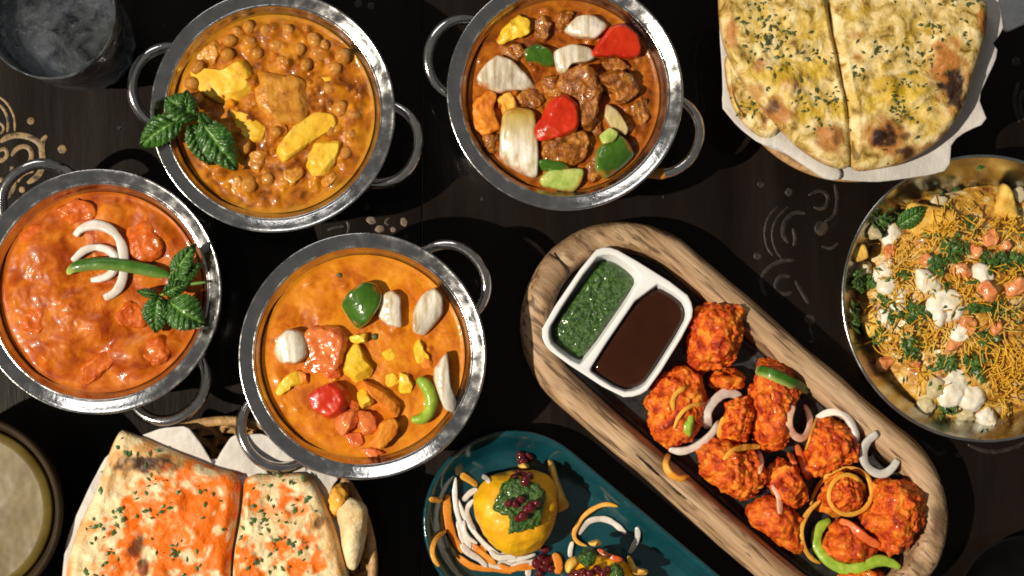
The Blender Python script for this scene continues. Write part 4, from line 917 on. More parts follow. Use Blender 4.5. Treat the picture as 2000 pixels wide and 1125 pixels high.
tray_strip('onion_ring', 'N', [(485, 530), (462, 430), (510, 350), (580, 288), (640, 272), (715, 310)], [.026, .028, .028, .029, .029, .029], 38, 0.0018, 'onion_raw', 'thick white onion ring arc resting over the upright chicken piece', 'onion', taper=0.55)
tray_strip('onion_ring', 'N', [(205, 680), (290, 698), (380, 672), (470, 610), (535, 540), (560, 480)], 0, 29, 0.0022, 'onion_raw', 'long white onion arc hanging down to the iron plate edge', 'onion', taper=0.5, lift=0.001)
tray_strip('carrot_curl', 'N', [(325, 240), (255, 278), (228, 340), (240, 405)], [.027, .027, .027, .025], 18, 0.0012, 'carrot_pale', 'short orange carrot curl on the broad craggy chicken', 'carrot')
tray_strip('carrot_curl', 'N', [(485, 358), (390, 358), (310, 400), (262, 470), (240, 540)], [.029, .029, .028, .027, .022], 16, 0.0012, 'carrot_pale', 'longer orange carrot curl running under the thick onion ring', 'carrot')
tray_strip('carrot_curl', 'N', [(600, 450), (575, 510), (560, 600)], [.032, .032, .030], 22, 0.0010, 'carrot_pale', 'short yellow carrot ribbon beside the thick onion ring', 'carrot')
o = lump('lime_sliver', cr('N', [(285, 525), (330, 450), (370, 395), (400, 440), (385, 530), (360, 610), (320, 590)]), hit(TRAYBV, *cr('N', [(345, 500)])[0]).z-0.001, 0.004, 'lime_chilli', p=2.5, amp=0.0008); tag(o, 'yellow-green lime sliver on the broad craggy chicken piece', 'lime')
tray_strip('carrot_curl', 'N', [(200, 715), (175, 790), (215, 860), (290, 895), (345, 878)], 0, 26, 0.0018, 'carrot_pale', 'orange carrot curl lying on the wooden platter rim', 'carrot', taper=0.4)
tray_strip('carrot_curl', 'N', [(855, 663), (740, 662), (650, 692), (590, 755)], [.027, .032, .032, .031], 22, 0.0010, 'carrot_pale', 'flat orange carrot curl draped over the bright orange chicken', 'carrot')
tray_strip('onion_sliver', 'N', [(840, 690), (868, 770), (845, 855)], [.030, .028, .026], 16, 0.0012, 'onion_pink', 'thin pink onion sliver at the edge of bright orange chicken', 'onion')
tray_strip('pepper_strip', 'H', [(512, 322), (570, 338), (645, 372), (715, 408)], [.028, .031, .030, .026], 24, 0.0020, 'chilli', 'dark green pepper strip on the tall red chicken piece', 'pepper', taper=0.25, attr={'stain': lambda s, cx_: max(0, cx_)*0.7+max(0, 1-s*6)})
tray_strip('onion_ring', 'O', [(325, 40), (290, 130), (305, 205), (370, 262), (428, 205), (432, 110), (395, 35)], [.030, .031, .030, .028, .028, .029, .029], 26, 0.0016, 'onion_pink', 'brownish pink onion loop between two red chicken pieces', 'onion', taper=0.5)
tray_strip('onion_ring', 'O', [(470, 120), (545, 80), (630, 80), (700, 150), (738, 270)], [.024, .030, .030, .028, .020], 26, 0.0022, 'onion_raw', 'arched white onion slice over the pale-crusted chicken', 'onion', taper=0.5)
tray_strip('carrot_curl', 'O', [(478, 100), (445, 200), (405, 325)], [.030, .031, .028], 9, 0.0010, 'carrot_pale', 'very thin orange carrot thread beside the arched onion slice', 'carrot')
tray_strip('onion_ring', 'O', [(860, 215), (785, 270), (762, 370), (800, 445), (880, 485), (945, 455), (990, 385)], [.006, .008, .010, .009, .006, .005, .005], 30, 0.0022, 'onion_grey', 'glassy grey onion ring lying on the bare iron plate', 'onion', taper=0.7)
tray_strip('carrot_stick', 'O', [(348, 290), (378, 395), (425, 505)], [.026, .027, .024], 26, 0.0020, 'carrot_red', 'thick red-orange carrot stick next to the pink onion loop', 'carrot', taper=0.5)
tray_strip('carrot_stick', 'O', [(300, 340), (335, 420)], [.024, .025], 22, 0.0018, 'carrot_red', 'short red-orange carrot stub beside the thick carrot stick', 'carrot', taper=0.5)
tray_strip('carrot_stick', 'O', [(190, 545), (235, 615), (240, 730)], [.029, .030, .026], 20, 0.0012, 'onion_pink', 'thin pale carrot sliver lying on a red chicken piece', 'carrot', taper=0.4)
tray_strip('carrot_curl', 'O', [(425, 690), (480, 545), (560, 462), (680, 430), (790, 470), (832, 575), (800, 690), (700, 738), (600, 722), (540, 630), (575, 515), (680, 465), (770, 540), (795, 640)], [.026, .028, .030, .030, .030, .029, .029, .029, .029, .030, .031, .031, .031, .030], 16, 0.0014, 'carrot_pale', 'double orange carrot ring lying on chicken pieces', 'carrot', n=110)
tray_strip('carrot_curl', 'O', [(500, 640), (410, 720), (368, 830), (388, 940), (435, 1015), (500, 1045)], [.029, .028, .026, .025, .020, .014], 17, 0.0014, 'carrot_pale', 'open orange carrot arc beside the pale green strip', 'carrot')
tray_strip('carrot_stick', 'O', [(450, 680), (540, 690), (620, 745)], [.027, .028, .026], 34, 0.0014, 'carrot', 'flat orange carrot slice tucked under the double carrot ring', 'carrot', taper=0.5)
tray_strip('carrot_stick', 'O', [(620, 770), (700, 815), (790, 890), (875, 935)], [.024, .026, .026, .022], 32, 0.0016, 'carrot_red', 'long red-orange carrot slice beside the large smooth chicken', 'carrot', taper=0.4)
tray_strip('pepper_strip', 'O', [(560, 765), (485, 815), (462, 905), (500, 985), (570, 1050), (660, 1085), (760, 1068), (850, 1022), (930, 1030), (1005, 1072)], [.029, .030, .030, .028, .026, .025, .025, .025, .024, .020], 38, 0.0034, 'lime_chilli', 'curved pale green pepper strip across the end of the chicken plate', 'pepper', taper=0.4, n=70)

# ------------------------------------------------------------------ teal plate of dumplings
TA, TB = P(1003, 1018, 0.02), P(1335, 1296, 0.02)
RT = 177*mpp(0.02)
tp = empty('oval_plate', Vector(((TA.x+TB.x)/2, (TA.y+TB.y)/2, 0)), 'glossy teal oval plate of yellow dumplings topped with pomegranate seeds', 'plate')
tpr = arc_profile([(RT-0.018, 0.0), (RT-0.012, 0.003), (RT-0.002, 0.0175), (RT, 0.0200), (RT-0.0008, 0.0208), (RT-0.0022, 0.0204), (RT-0.0055, 0.0170), (RT-0.0125, 0.0070), (RT-0.0150, 0.0052), (RT-0.020, 0.0045), (0.0005, 0.0045)], 4)
capsule_body('plate_body', TA, TB, tpr, 'teal', tp)
TZ = 0.0048
TEALBV = [None]
def tstrip(name, c_, pts, zs, apx, b, m, label, cat, taper=0.3, wob=0.15, group=None):
    b = b*0.75
    lay = sum(zs)/len(zs) if isinstance(zs, (list, tuple)) else zs
    q = drape(TEALBV[0], cr(c_, pts), b, n=26, stiff=3, lift=max(0, lay-0.012)*0.35)
    return tag(strip(name, q, m, apx*0.85/CROPS[c_][2]*mpp(q[0][2]), b*0.8, None, n=44, sides=12, taper=taper, wob=wob, se=3.6), label, cat, group)
def yball(px, z, h, label, seed):
    def fold(v, r): return 0.0012*fbm((v.x, v.y, 0), 60, 2, seed)
    return tag(blob('yellow_dumpling', px, z, h, 'dumpling', amp=0.0030, freq=42, amp2=0.0004, freq2=200, sub=5, flat=0.8, seed=seed), label, 'dumpling')
yball(cr('R', [(465, 480), (540, 330), (640, 215), (760, 165), (900, 155), (1080, 185), (1180, 280), (1228, 420), (1225, 560), (1175, 740), (1085, 885), (960, 955), (830, 965), (700, 895), (575, 785), (495, 640)]), TZ, 0.040, 'large yellow dumpling ball topped with green chutney, beside shredded carrot', 4)
yball(px_circle(1172, 1158, 76, 14, 0.95, 0, 0.2), TZ, 0.036, 'second yellow dumpling ball half hidden under seeds and chutney', 9)
BT = TZ+0.036
TEALBV[0] = surf(find('plate_body')+find('yellow_dumpling'))
tag(blob('green_chutney', cr('R', [(685, 420), (735, 300), (830, 245), (1000, 262), (1100, 330), (1120, 450), (1105, 560), (1085, 665), (960, 745), (850, 768), (785, 740), (775, 620), (675, 552), (655, 480)]), BT-0.002, 0.008, 'chutney', amp=0.0016, amp2=0.0012, freq2=350, sub=5, flat=0.6), 'dark green chutney smear on top of the large yellow dumpling', 'chutney')
tag(blob('green_chutney', cr('S', [(640, 900), (690, 795), (820, 770), (880, 850), (850, 960), (750, 1020), (660, 990)]), BT-0.004, 0.008, 'chutney', amp=0.0012, amp2=0.0012, freq2=350, sub=4, flat=0.6), 'round green chutney dab on the second yellow dumpling', 'chutney')
tag(blob('green_chutney', cr('S', [(1040, 1000), (1120, 960), (1210, 1050), (1230, 1160), (1100, 1170)]), BT-0.006, 0.008, 'chutney', amp=0.0012, amp2=0.0012, freq2=350, sub=4, flat=0.6), 'smaller green chutney dab beside the pomegranate seeds of the second dumpling', 'chutney')
tag(lump('cracker_chip', cr('R', [(880, 140), (930, 90), (985, 130), (1000, 175), (900, 180)]), TZ, 0.012, 'cracker', p=3, amp=0.001), 'small yellow chip under the little pomegranate heap', 'chip')
V0p, F0p = ico(3)
pom = None
def tealbv(): return surf(find('plate_body')+find('yellow_dumpling')+[o for o in find('green_chutney') if 'dumpling' in o['label']]+find('cracker_chip'))
POMBV = tealbv()
def pomseeds(c_, pts, z, label, group, r=0.0027):
    global pom
    for x, y in pts:
        (X, Y), = cr(c_, [(x, y)])
        if pom is None:
            pom = mk('pomegranate_seed', [Vector((v.x*(1.12-0.22*v.z), v.y*(1-0.15*v.z), v.z*1.2)) for v in V0p], F0p, 'pom', origin=Vector((0, 0, 0))); o = pom
        else: o = pom.copy(); COL.objects.link(o)
        s = r*random.uniform(0.8, 1.15); o.scale = (s*random.uniform(0.8, 1.2), s*random.uniform(0.8, 1.1), s); hp = hit(POMBV, X, Y); o.location = hp+Vector((0, 0, s*0.75))
        o.rotation_euler = (random.uniform(0, 6), random.uniform(0, 6), random.uniform(0, 6))
        tag(o, label, 'pomegranate seed', group)
pomseeds('R', [(845, 240), (890, 205), (950, 265), (985, 225), (930, 215)], BT+0.005, 'dark red pomegranate seed on the large dumpling chutney, toward the little seed heap', 'seeds at the end of the smear on the large dumpling')
pomseeds('R', [(795, 472), (905, 435), (950, 525), (1035, 470), (880, 605), (855, 480), (920, 580), (990, 500)], BT+0.006, 'dark red pomegranate seed in the middle of the green chutney on the large dumpling', 'seeds in the middle of the large dumpling')
pomseeds('R', [(905, 45), (945, 75), (975, 55), (920, 95)], TZ+0.012, 'dark red pomegranate seed in the little heap past the dumpling edge', 'seeds heaped beyond the large dumpling')
pomseeds('S', [(870, 1030), (790, 1095), (620, 1095), (690, 1065), (950, 1090), (720, 1120), (560, 1120), (1000, 1050)], BT+0.002, 'dark red pomegranate seed on the second yellow dumpling', 'seeds on the second dumpling')
pomseeds('S', [(225, 795), (165, 900), (205, 1005), (285, 1020), (120, 960), (240, 930), (150, 1080)], TZ+0.012, 'dark red pomegranate seed in the gap between the two yellow dumplings', 'seeds between the two dumplings', r=0.0029)
for i, (pts, zs, a_, lab) in enumerate([
    ([(322, 240), (310, 400), (330, 560), (390, 720), (470, 880), (560, 985)], [.010, .014, .016, .016, .014, .012], 26, 'long white onion shred curving around the large dumpling, outermost of its bundle'),
    ([(335, 430), (400, 600), (500, 750), (620, 880), (760, 965)], [.018, .020, .020, .018, .012], 28, 'white onion shred lying against the large dumpling foot'),
    ([(400, 860), (500, 960), (660, 1005), (830, 1015), (905, 1065)], [.012, .012, .012, .010, .008], 30, 'pale pink onion shred between the dumpling and the orange carrot strip'),
    ([(515, 350), (450, 375), (390, 450)], [.016, .016, .014], 34, 'short wide onion shred between the carrot tip and the large dumpling'),
    ([(480, 440), (415, 520), (440, 620), (500, 720)], [.014, .016, .016, .012], 26, 'curved onion shred tucked beside the large dumpling'),
    ([(350, 600), (410, 760), (450, 860), (420, 900)], [.018, .020, .018, .016], 30, 'frayed onion shred crossing the outer bundle'),
    ([(560, 230), (600, 245), (625, 290)], [.010, .012, .012], 30, 'cream onion tip touching the dumpling near the orange carrot tip'),
    ([(940, 970), (975, 1050), (970, 1140)], [.010, .010, .008], 30, 'white onion shred sticking out from beneath the large dumpling')]):
    tstrip('onion_shred', 'R', pts, zs, a_, 0.0014, 'onion_raw', lab, 'onion')
rsh = random.Random(5)
for i, lab in enumerate(['white onion shred crossing the broad carrot strip', 'white onion shred bridging the dumpling foot and the carrot', 'thin white onion shred deep in the shred bundle', 'onion shred with its tip toward the plate wall', 'bent onion shred on top of the shred bundle', 'short onion shred lying across two longer ones', 'onion shred following the dumpling curve closely', 'loose onion shred near the end of the carrot strip', 'thin orange carrot shred inside the onion bundle', 'short orange carrot shred across the onion bundle', 'orange carrot shred between dumpling and onion bundle', 'curled orange carrot shred at the end of the bundle']):
    t0 = rsh.uniform(0.0, 0.75); cx0, cy0 = 840, 560
    pts_ = []
    rr0 = rsh.uniform(430, 560)
    for k in range(4):
        th = math.radians(172-(t0+k*0.10)*112); rr1 = rr0+rsh.uniform(-25, 25)
        pts_.append((cx0+rr1*math.cos(th), cy0+(1 if True else 0)*rr1*math.sin(th)*0.92))
    tstrip('carrot_strip' if 'carrot shred' in lab else 'onion_shred', 'R', pts_, 0.016+0.006*rsh.random(), rsh.uniform(20, 34), 0.0013, 'carrot' if 'carrot shred' in lab else 'onion_raw', lab, 'carrot' if 'carrot shred' in lab else 'onion')
for pts, zs, a_, m, lab in [
    ([(250, 390), (240, 520), (262, 680), (320, 820), (385, 915)], [.012, .014, .014, .012, .010], 46, 'carrot', 'broad orange carrot strip curving along the teal plate wall'),
    ([(330, 940), (440, 1030), (560, 1062), (700, 1055), (830, 1095)], [.010, .010, .010, .010, .008], 40, 'carrot', 'orange carrot strip running next to the onion shreds'),
    ([(365, 215), (430, 250), (520, 315)], [.010, .012, .012], 40, 'carrot_pale', 'light orange carrot tip next to the large dumpling'),
    ([(85, 430), (195, 455)], [.012, .012], 34, 'carrot_pale', 'short pale carrot end lying across the teal plate rim side'),
    ([(235, 720), (150, 775), (105, 880), (125, 980), (175, 1040)], [.016, .018, .018, .018, .016], 24, 'carrot_pale', 'thin yellow-orange carrot curl hooked over the teal plate edge'),
    ([(540, 850), (600, 900)], [.016, .014], 40, 'carrot', 'small orange carrot scrap among the onion shreds')]:
    tstrip('carrot_strip', 'R', pts, zs, a_, 0.0013, m, lab, 'carrot')
tag(lump('cracker_chip', cr('R', [(1145, 110), (1180, 85), (1215, 110), (1260, 280), (1320, 430), (1370, 530), (1290, 570), (1235, 590), (1215, 450), (1185, 300)]), TZ, 0.016, 'cracker', p=3, amp=0.0012, tilt=(-0.2, 0)), 'long yellow fried chip leaning on the large dumpling', 'chip')
for pts, zs, a_, m, lab in [
    ([(1145, 255), (1000, 215), (880, 250), (740, 335), (640, 455), (570, 600), (620, 705), (760, 755)], [.012, .014, .016, .016, .016, .014, .014, .014], 34, 'carrot_pale', 'long orange carrot curl standing clear on the bare teal plate')]:
    tstrip('carrot_curl', 'S', pts, zs, a_, 0.0012, m, lab, 'carrot', taper=0.1)
tstrip('onion_shred', 'S', [(640, 600), (750, 440), (880, 402), (1010, 412), (1130, 490), (1240, 595)], [.012, .014, .015, .015, .013, .011], 46, 0.0015, 'onion_raw', 'thick white onion arc inside the orange carrot curl', 'onion', taper=0.5)
tstrip('onion_shred', 'S', [(1375, 510), (1395, 620), (1345, 740), (1280, 840)], [.010, .010, .010, .010], 40, 0.0013, 'onion_grey', 'glassy onion strip against the sloping teal wall', 'onion', taper=0.4)
tstrip('onion_shred', 'S', [(570, 690), (540, 780), (535, 890)], [.014, .014, .014], 36, 0.0014, 'onion_raw', 'short upright white onion shred by the second dumpling', 'onion')
tstrip('carrot_strip', 'S', [(330, 840), (400, 950), (380, 1100)], [.016, .016, .014], 60, 0.0014, 'carrot', 'orange carrot scrap between the two dumplings', 'carrot')
tstrip('carrot_strip', 'S', [(880, 790), (1020, 880), (1200, 930)], [.020, .022, .022], 40, 0.0012, 'carrot_red', 'browned carrot ribbon next to the second dumpling', 'carrot')
for pts, lab in [([(755, 725), (830, 690), (910, 672), (960, 745), (830, 775)], 'tiny yellow chip beside the round chutney dab'), ([(470, 1010), (520, 920), (620, 880), (655, 960), (600, 1050), (500, 1125)], 'yellow chip left of the round chutney dab, leaning on second dumpling'),
                 ([(1250, 880), (1315, 890), (1375, 1040), (1530, 1055), (1540, 1125), (1400, 1140), (1310, 1100)], 'bent yellow chip at the far side of the second dumpling')]:
    if 'left of' in lab: lab = 'yellow chip leaning on second dumpling between chutney dab and carrot scrap'
    tag(lump('cracker_chip', cr('S', pts), TZ+0.018, 0.006, 'cracker', p=3, amp=0.0012), lab, 'chip')

# ------------------------------------------------------------------ chaat dish
CC = P(1922, 582, 0.045); CC = Vector((CC.x, CC.y, 0)); RC = 285*mpp(0.045)
cd = empty('chaat_dish', CC, 'wide thin-rimmed metal dish piled with yellow sev, curd and herbs', 'dish')
lathe('bowl', arc_profile([(0.0005, 0.0012), (0.045, 0.0012), (0.056, 0.003), (RC-0.016, 0.022), (RC-0.004, 0.041), (RC-0.0014, 0.0452)], 6), CC, 'dishmetal', cd, seg=128)
lathe('outer_wall', arc_profile([(0.0005, 0.0), (0.045, 0.0), (0.058, 0.002), (RC-0.014, 0.021), (RC-0.002, 0.0405), (RC-0.0002, 0.0448)], 6), CC, 'dishmetal', cd, seg=128)
lathe('rim', [(RC-0.0011+0.0011*math.cos(t*math.pi/6), 0.0453+0.0010*math.sin(t*math.pi/6)) for t in range(12)], CC, 'dishmetal', cd, seg=128, closed=True)
CM = P(1930, 600, 0.03)
def chaat_h(x, y):
    r = math.hypot((x-CM.x), (y-CM.y))/(RC*0.93)
    return 0.016+0.030*max(0, 1-r*r)**0.8+0.0045*fbm((x, y, 0), 45, 3, 21)
def dish_z(x, y):
    r = math.hypot(x-CC.x, y-CC.y)
    return 0.002 if r < 0.056 else 0.003+(r-0.056)/(RC-0.004-0.056)*0.038
ol = px_circle(1930, 600, 255, 40, 0.97, 0, 0.10)
mo = lump('chaat_mound', ol, 0.016, 0.0003, 'chaat', p=20, n=160, rings=50, func=lambda v, r: chaat_h(v.x, v.y)-0.016-0.0003-(0.010 if r > 0.995 else 0), base=0.004, zpix=0.03)
tag(mo, 'mixed chaat mound of curd, crackers and chutney filling the metal dish', 'chaat')
def onch(px, py, dz=0.0):
    z = 0.035
    for _ in range(4):
        q = P(px, py, z); z = max(chaat_h(q.x, q.y), min(0.044, dish_z(q.x, q.y)+0.002))
    return P(px, py, z+dz)
def chunk_on(name, c_, x, y, r, m, label, cat, h=0.007, ex=0.8, amp=0.0015, dz=-0.002, p=4, group=None, jag=0.35, rot=None, n=6, smooth=1):
    (X, Y), = cr(c_, [(x, y)])
    dd = math.hypot(X-1922, Y-582); lim = 285-r/CROPS[c_][2]-14
    if dd > lim: X, Y = 1922+(X-1922)*lim/dd, 582+(Y-582)*lim/dd
    q = onch(X, Y)
    return tag(blob(name, px_circle(X, Y, r/CROPS[c_][2], n, ex, random.random()*3 if rot is None else rot, jag), q.z+dz, h, m, amp=amp, freq=150 if cat != 'curd' else 75, amp2=0.0004 if cat != 'curd' else 0.00012, sub=4 if cat != 'curd' else 5, cuts=0 if cat == 'curd' else 6, smooth=smooth, grow=1.05, flat=0.6), label, cat, group)
for x, y, r, lab in [(265, 335, 42, 'white curd dollop beside the bright green herb leaf'), (240, 470, 48, 'white curd dollop next to the dark herb tuft near the dish wall'), (255, 520, 40, 'white curd smear under yellow sev near the dish wall'), (470, 590, 75, 'largest bright white curd patch in the middle of the chaat'), (440, 640, 40, 'small white curd streak next to the largest curd patch'),
                     (490, 890, 85, 'white curd heap on the side facing the wooden platter'), (620, 1000, 50, 'white curd drip beyond the potato cubes'), (560, 930, 60, 'white curd patch beside the dense sev heap'), (300, 580, 50, 'white curd smear showing between the herb trail and sev'), (400, 500, 55, 'white curd patch between the long tomato sliver and the largest curd patch'), (250, 640, 40, 'white curd spot beside the golden cracker piece'), (520, 700, 40, 'white curd spot between two tomato dice'), (600, 480, 45, 'white curd patch beneath the long pinkish tomato slice')]:
    tag(chunk_on('curd_dollop', 'F', x, y, r, 'curd', lab, 'curd', h=0.007, p=2.4, amp=0.0022, n=9, smooth=2), lab)
for x, y, r, lab in [(175, 310, 34, 'pale potato cube at the dish wall beside herbs'), (160, 460, 46, 'large pale potato cube against the dish wall'), (440, 220, 40, 'white potato cube in front of the bare metal patch'), (430, 890, 52, 'potato cube beside the curd heap'), (615, 1000, 50, 'potato cube almost touching the dish rim'),
                     (400, 960, 44, 'potato slice lying low against the dish wall'), (540, 990, 44, 'browned potato cube beside the curd drip'), (735, 190, 38, 'pale potato piece beside the upright cracker')]:
    chunk_on('potato_cube', 'F', x, y, r, 'boiled', lab, 'potato', h=0.010, ex=0.85, amp=0.0008, dz=-0.004, p=5, n=5)
for i, (x, y, r, lab) in enumerate([(262, 395, 34, 'orange tomato dice on the curd near the dish wall'), (575, 388, 32, 'tomato dice between two herb clumps'), (635, 345, 44, 'wide pale tomato slice near the dark gap'), (400, 430, 34, 'long tomato sliver beside the herb clump'), (520, 470, 46, 'long pinkish tomato slice under dark herbs'), (620, 550, 44, 'soft tomato piece beside the sev ridge'), (720, 520, 50, 'bright tomato piece beneath herbs'),
                            (550, 665, 44, 'red tomato dice next to the largest curd patch'), (500, 730, 40, 'orange tomato dice beside the herb trail'), (240, 808, 44, 'large orange tomato dice close to the shaded dish wall'), (352, 815, 30, 'small tomato dice next to the drooping cracker strip'), (650, 675, 36, 'flat pale tomato slice in the brown gap'), (690, 380, 30, 'tomato dice by the sev near the upright cracker')]):
    chunk_on('tomato_dice', 'F', x, y, r, 'tomato_dice', lab, 'tomato', h=0.007, ex=0.75, dz=0.0005, p=4, n=5)
for pts, h, lab in [([(645, 255), (680, 135), (715, 160), (745, 285), (690, 275)], 0.008, 'upright golden cracker triangle beside bare metal'), ([(320, 255), (335, 208), (420, 225), (520, 245), (515, 350), (430, 370), (340, 330)], 0.006, 'flat golden cracker under the sev by the green leaf'), ([(365, 815), (395, 805), (402, 870), (395, 925), (378, 915)], 0.004, 'drooping yellow cracker strip hanging toward the dish wall'), ([(150, 640), (230, 600), (250, 690), (180, 720)], 0.005, 'golden cracker piece near the shaded dish wall'), ([(110, 390), (170, 360), (190, 420), (130, 440)], 0.004, 'brown cracker edge between two pale potato cubes')]:
    q = cr('F', pts); cxx = sum(a for a, _ in q)/len(q); cyy = sum(b for _, b in q)/len(q); bz = onch(cxx, cyy).z
    tag(lump('cracker', q, bz-0.001, h, 'cracker', p=6, amp=0.001, smooth=1, n=32), lab, 'cracker')
def strands(name, spots, m, rad, lab, cat, lmin, lmax, dz=0.004):
    V = []; F = []
    for x, y, rx, ry, n in spots:
        for _ in range(n):
            (X, Y), = cr('F', [(x+random.gauss(0, rx*0.55), y+random.gauss(0, ry*0.55))])
            q = onch(X, Y); 
            if math.hypot(q.x-CC.x, q.y-CC.y) > RC-0.019: continue
            a = random.uniform(0, 2*math.pi); L = random.uniform(lmin, lmax); cv = random.uniform(-1.2, 1.2); el = random.uniform(-0.25, 0.35)
            lift = random.uniform(0.0008, dz*1.8); base = len(V); p_ = Vector((q.x, q.y, q.z+lift)); r = rad*random.uniform(0.75, 1.2)
            pts = []
            d = a
            for s in range(5):
                pts.append(p_.copy()); d += cv/4
                p_ = p_+Vector((math.cos(d), math.sin(d), el*(1-s/2)))*(L/4)
            for s, pp in enumerate(pts):
                t = (pts[min(s+1, 4)]-pts[max(s-1, 0)]).normalized(); sd = Vector((-t.y, t.x, 0)).normalized(); up = t.cross(sd)
                for j in range(5):
                    th = j*2*math.pi/5; V.append(pp+sd*(r*math.cos(th))+up*(r*math.sin(th)))
            for s in range(4):
                for j in range(5): F.append((base+s*5+j, base+s*5+(j+1) % 5, base+s*5+5+(j+1) % 5, base+s*5+5+j))
            F.append(tuple(base+j for j in range(5))); F.append(tuple(base+20+j for j in reversed(range(5))))
    return tag(mk(name, V, F, m), lab, cat, kind='stuff')
strands('sev_noodles', [(430, 310, 75, 55, 86), (280, 430, 50, 60, 32), (270, 560, 50, 50, 32), (520, 530, 70, 25, 36), (190, 650, 45, 55, 32), (270, 740, 60, 50, 43), (390, 690, 50, 60, 32), (580, 725, 60, 35, 32), (690, 850, 70, 100, 137), (700, 1000, 60, 60, 43), (650, 590, 90, 20, 22), (700, 320, 50, 50, 32), (370, 830, 40, 40, 11), (560, 340, 40, 50, 22), (330, 600, 60, 40, 14), (720, 470, 60, 20, 18), (690, 760, 70, 30, 36), (450, 620, 330, 420, 150)],
        'sev', 0.00040, 'fine deep yellow fried sev strands scattered over the chaat', 'sev', 0.004, 0.012)
strands('sev_noodles', [(330, 370, 90, 80, 29), (300, 500, 70, 80, 29), (250, 680, 70, 70, 25), (450, 700, 70, 70, 29), (520, 760, 90, 50, 22), (620, 960, 60, 60, 25), (560, 280, 60, 40, 18), (660, 640, 60, 60, 22), (430, 540, 60, 40, 18)],
        'sev2', 0.00038, 'paler yellow sev strands mixed through the curd on the chaat', 'sev', 0.003, 0.010)
def flakes(name, items, m, lab, cat, parent=None, size=(0.0016, 0.0034), kind='stuff', mode='chaat', hfun=None, crop='F'):
    V = []; F = []
    for x, y, rx, ry, n in items:
        for _ in range(n):
            (X, Y), = cr(crop, [(x+random.gauss(0, rx*0.5), y+random.gauss(0, ry*0.5))])
            q = onch(X, Y, random.uniform(0.002, 0.006)) if mode == 'chaat' else hfun(X, Y)
            if q is None: continue
            if mode == 'chaat' and math.hypot(q.x-CC.x, q.y-CC.y) > RC-0.006: continue
            a = random.uniform(0, 6.3); L = random.uniform(*size); W = L*random.uniform(0.25, 0.6)
            d = Vector((math.cos(a), math.sin(a), random.uniform(-.6, .6) if mode == 'chaat' else random.uniform(-.12, .2))).normalized(); s = Vector((-math.sin(a), math.cos(a), random.uniform(-.5, .5) if mode == 'chaat' else 0)).normalized(); up = d.cross(s)
            b = len(V)
            V += [q-d*L, q-s*W+up*0.0004, q+s*W+up*0.0006, q+d*L+up*random.uniform(-0.0005, 0.0006), q+up*(0.0012 if mode == 'chaat' else 0.0007)]
            F += [(b, b+1, b+4), (b+1, b+3, b+4), (b+3, b+2, b+4), (b+2, b, b+4), (b, b+2, b+3, b+1)]
    o = mk(name, V, F, m, parent, smooth=False)
    return tag(o, lab, cat, kind=kind)
flakes('chopped_coriander', [(240, 310, 35, 50, 55), (160, 510, 40, 40, 45), (495, 385, 45, 45, 65), (430, 440, 35, 40, 45), (640, 430, 75, 28, 85), (720, 430, 50, 30, 50), (310, 482, 26, 18, 22), (325, 620, 90, 40, 105), (640, 605, 90, 22, 75), (340, 745, 45, 50, 60), (460, 808, 45, 25, 50), (565, 810, 45, 45, 60), (470, 970, 34, 28, 36), (615, 722, 34, 24, 30), (210, 700, 28, 24, 20), (240, 572, 24, 18, 16), (600, 1060, 20, 14, 8), (560, 300, 25, 25, 14), (130, 640, 20, 50, 24), (250, 270, 30, 20, 18), (450, 620, 380, 460, 110)],
       'herb', 'chopped dark green coriander strewn over the chaat', 'herbs', size=(0.0018, 0.0038))
sp = onch(*cr('F', [(335, 275)])[0])
lf = empty('coriander_leaf', sp, 'single bright green herb leaf beside the flat golden cracker', 'leaf')
B, Tp = cr('F', [(285, 305), (390, 235)]); leaf('blade', B, Tp, 20, sp.z+0.008, sp.z+0.011, 'mint', lf, arch=0.003, seed=33)

# ------------------------------------------------------------------ bread baskets
def basket(cx_, cy_, rpx, zr, label):
    q = P(cx_, cy_, zr); c = Vector((q.x, q.y, 0)); R = rpx*mpp(zr)
    root = empty('wicker_basket', c, label, 'basket')
    for r, z, th in [(R, zr, 0.0030), (R-0.006, zr-0.010, 0.0022), (R-0.013, zr-0.022, 0.0022), (R-0.022, zr-0.032, 0.0024), (R-0.032, 0.0035, 0.0030)]:
        lathe('hoop', [(r+th*math.cos(t*math.pi/5), z+th*math.sin(t*math.pi/5)) for t in range(10)], c, 'wicker', root, seg=96, closed=True)
    n = 40; first = [None, None]
    for s in (0, 1):
        for i in range(n):
            a = 2*math.pi*i/n
            if first[s] is None:
                pts = []
                for k in range(9):
                    t = k/8; r = (R-0.0005)*(1-t)+(R-0.033)*t; aa = (0.16 if s else -0.16)*(t*2-1); z = zr*(1-t)+0.003*t
                    off = 0.0016*math.cos(k*math.pi)*(1 if s else -1)
                    pts.append(Vector((c.x+(r+off)*math.cos(aa), c.y+(r+off)*math.sin(aa), z)))
                o = strip('cane', pts, 'wicker', 0.0020, 0.0011, None, n=18, sides=6, taper=1.0, world=True)
                # re-base on the basket centre
                dlt = o.location-c
                for v in o.data.vertices: v.co += dlt
                first[s] = o
            else:
                o = first[s].copy(); COL.objects.link(o)
            o.parent = root; o.location = (0, 0, 0); o.rotation_euler = (0, 0, a)
    lathe('base', arc_profile([(0.0005, 0.004), (R-0.040, 0.004), (R-0.033, 0.0045)], 6), c, 'wicker', root, seg=64)
    return root, c, R
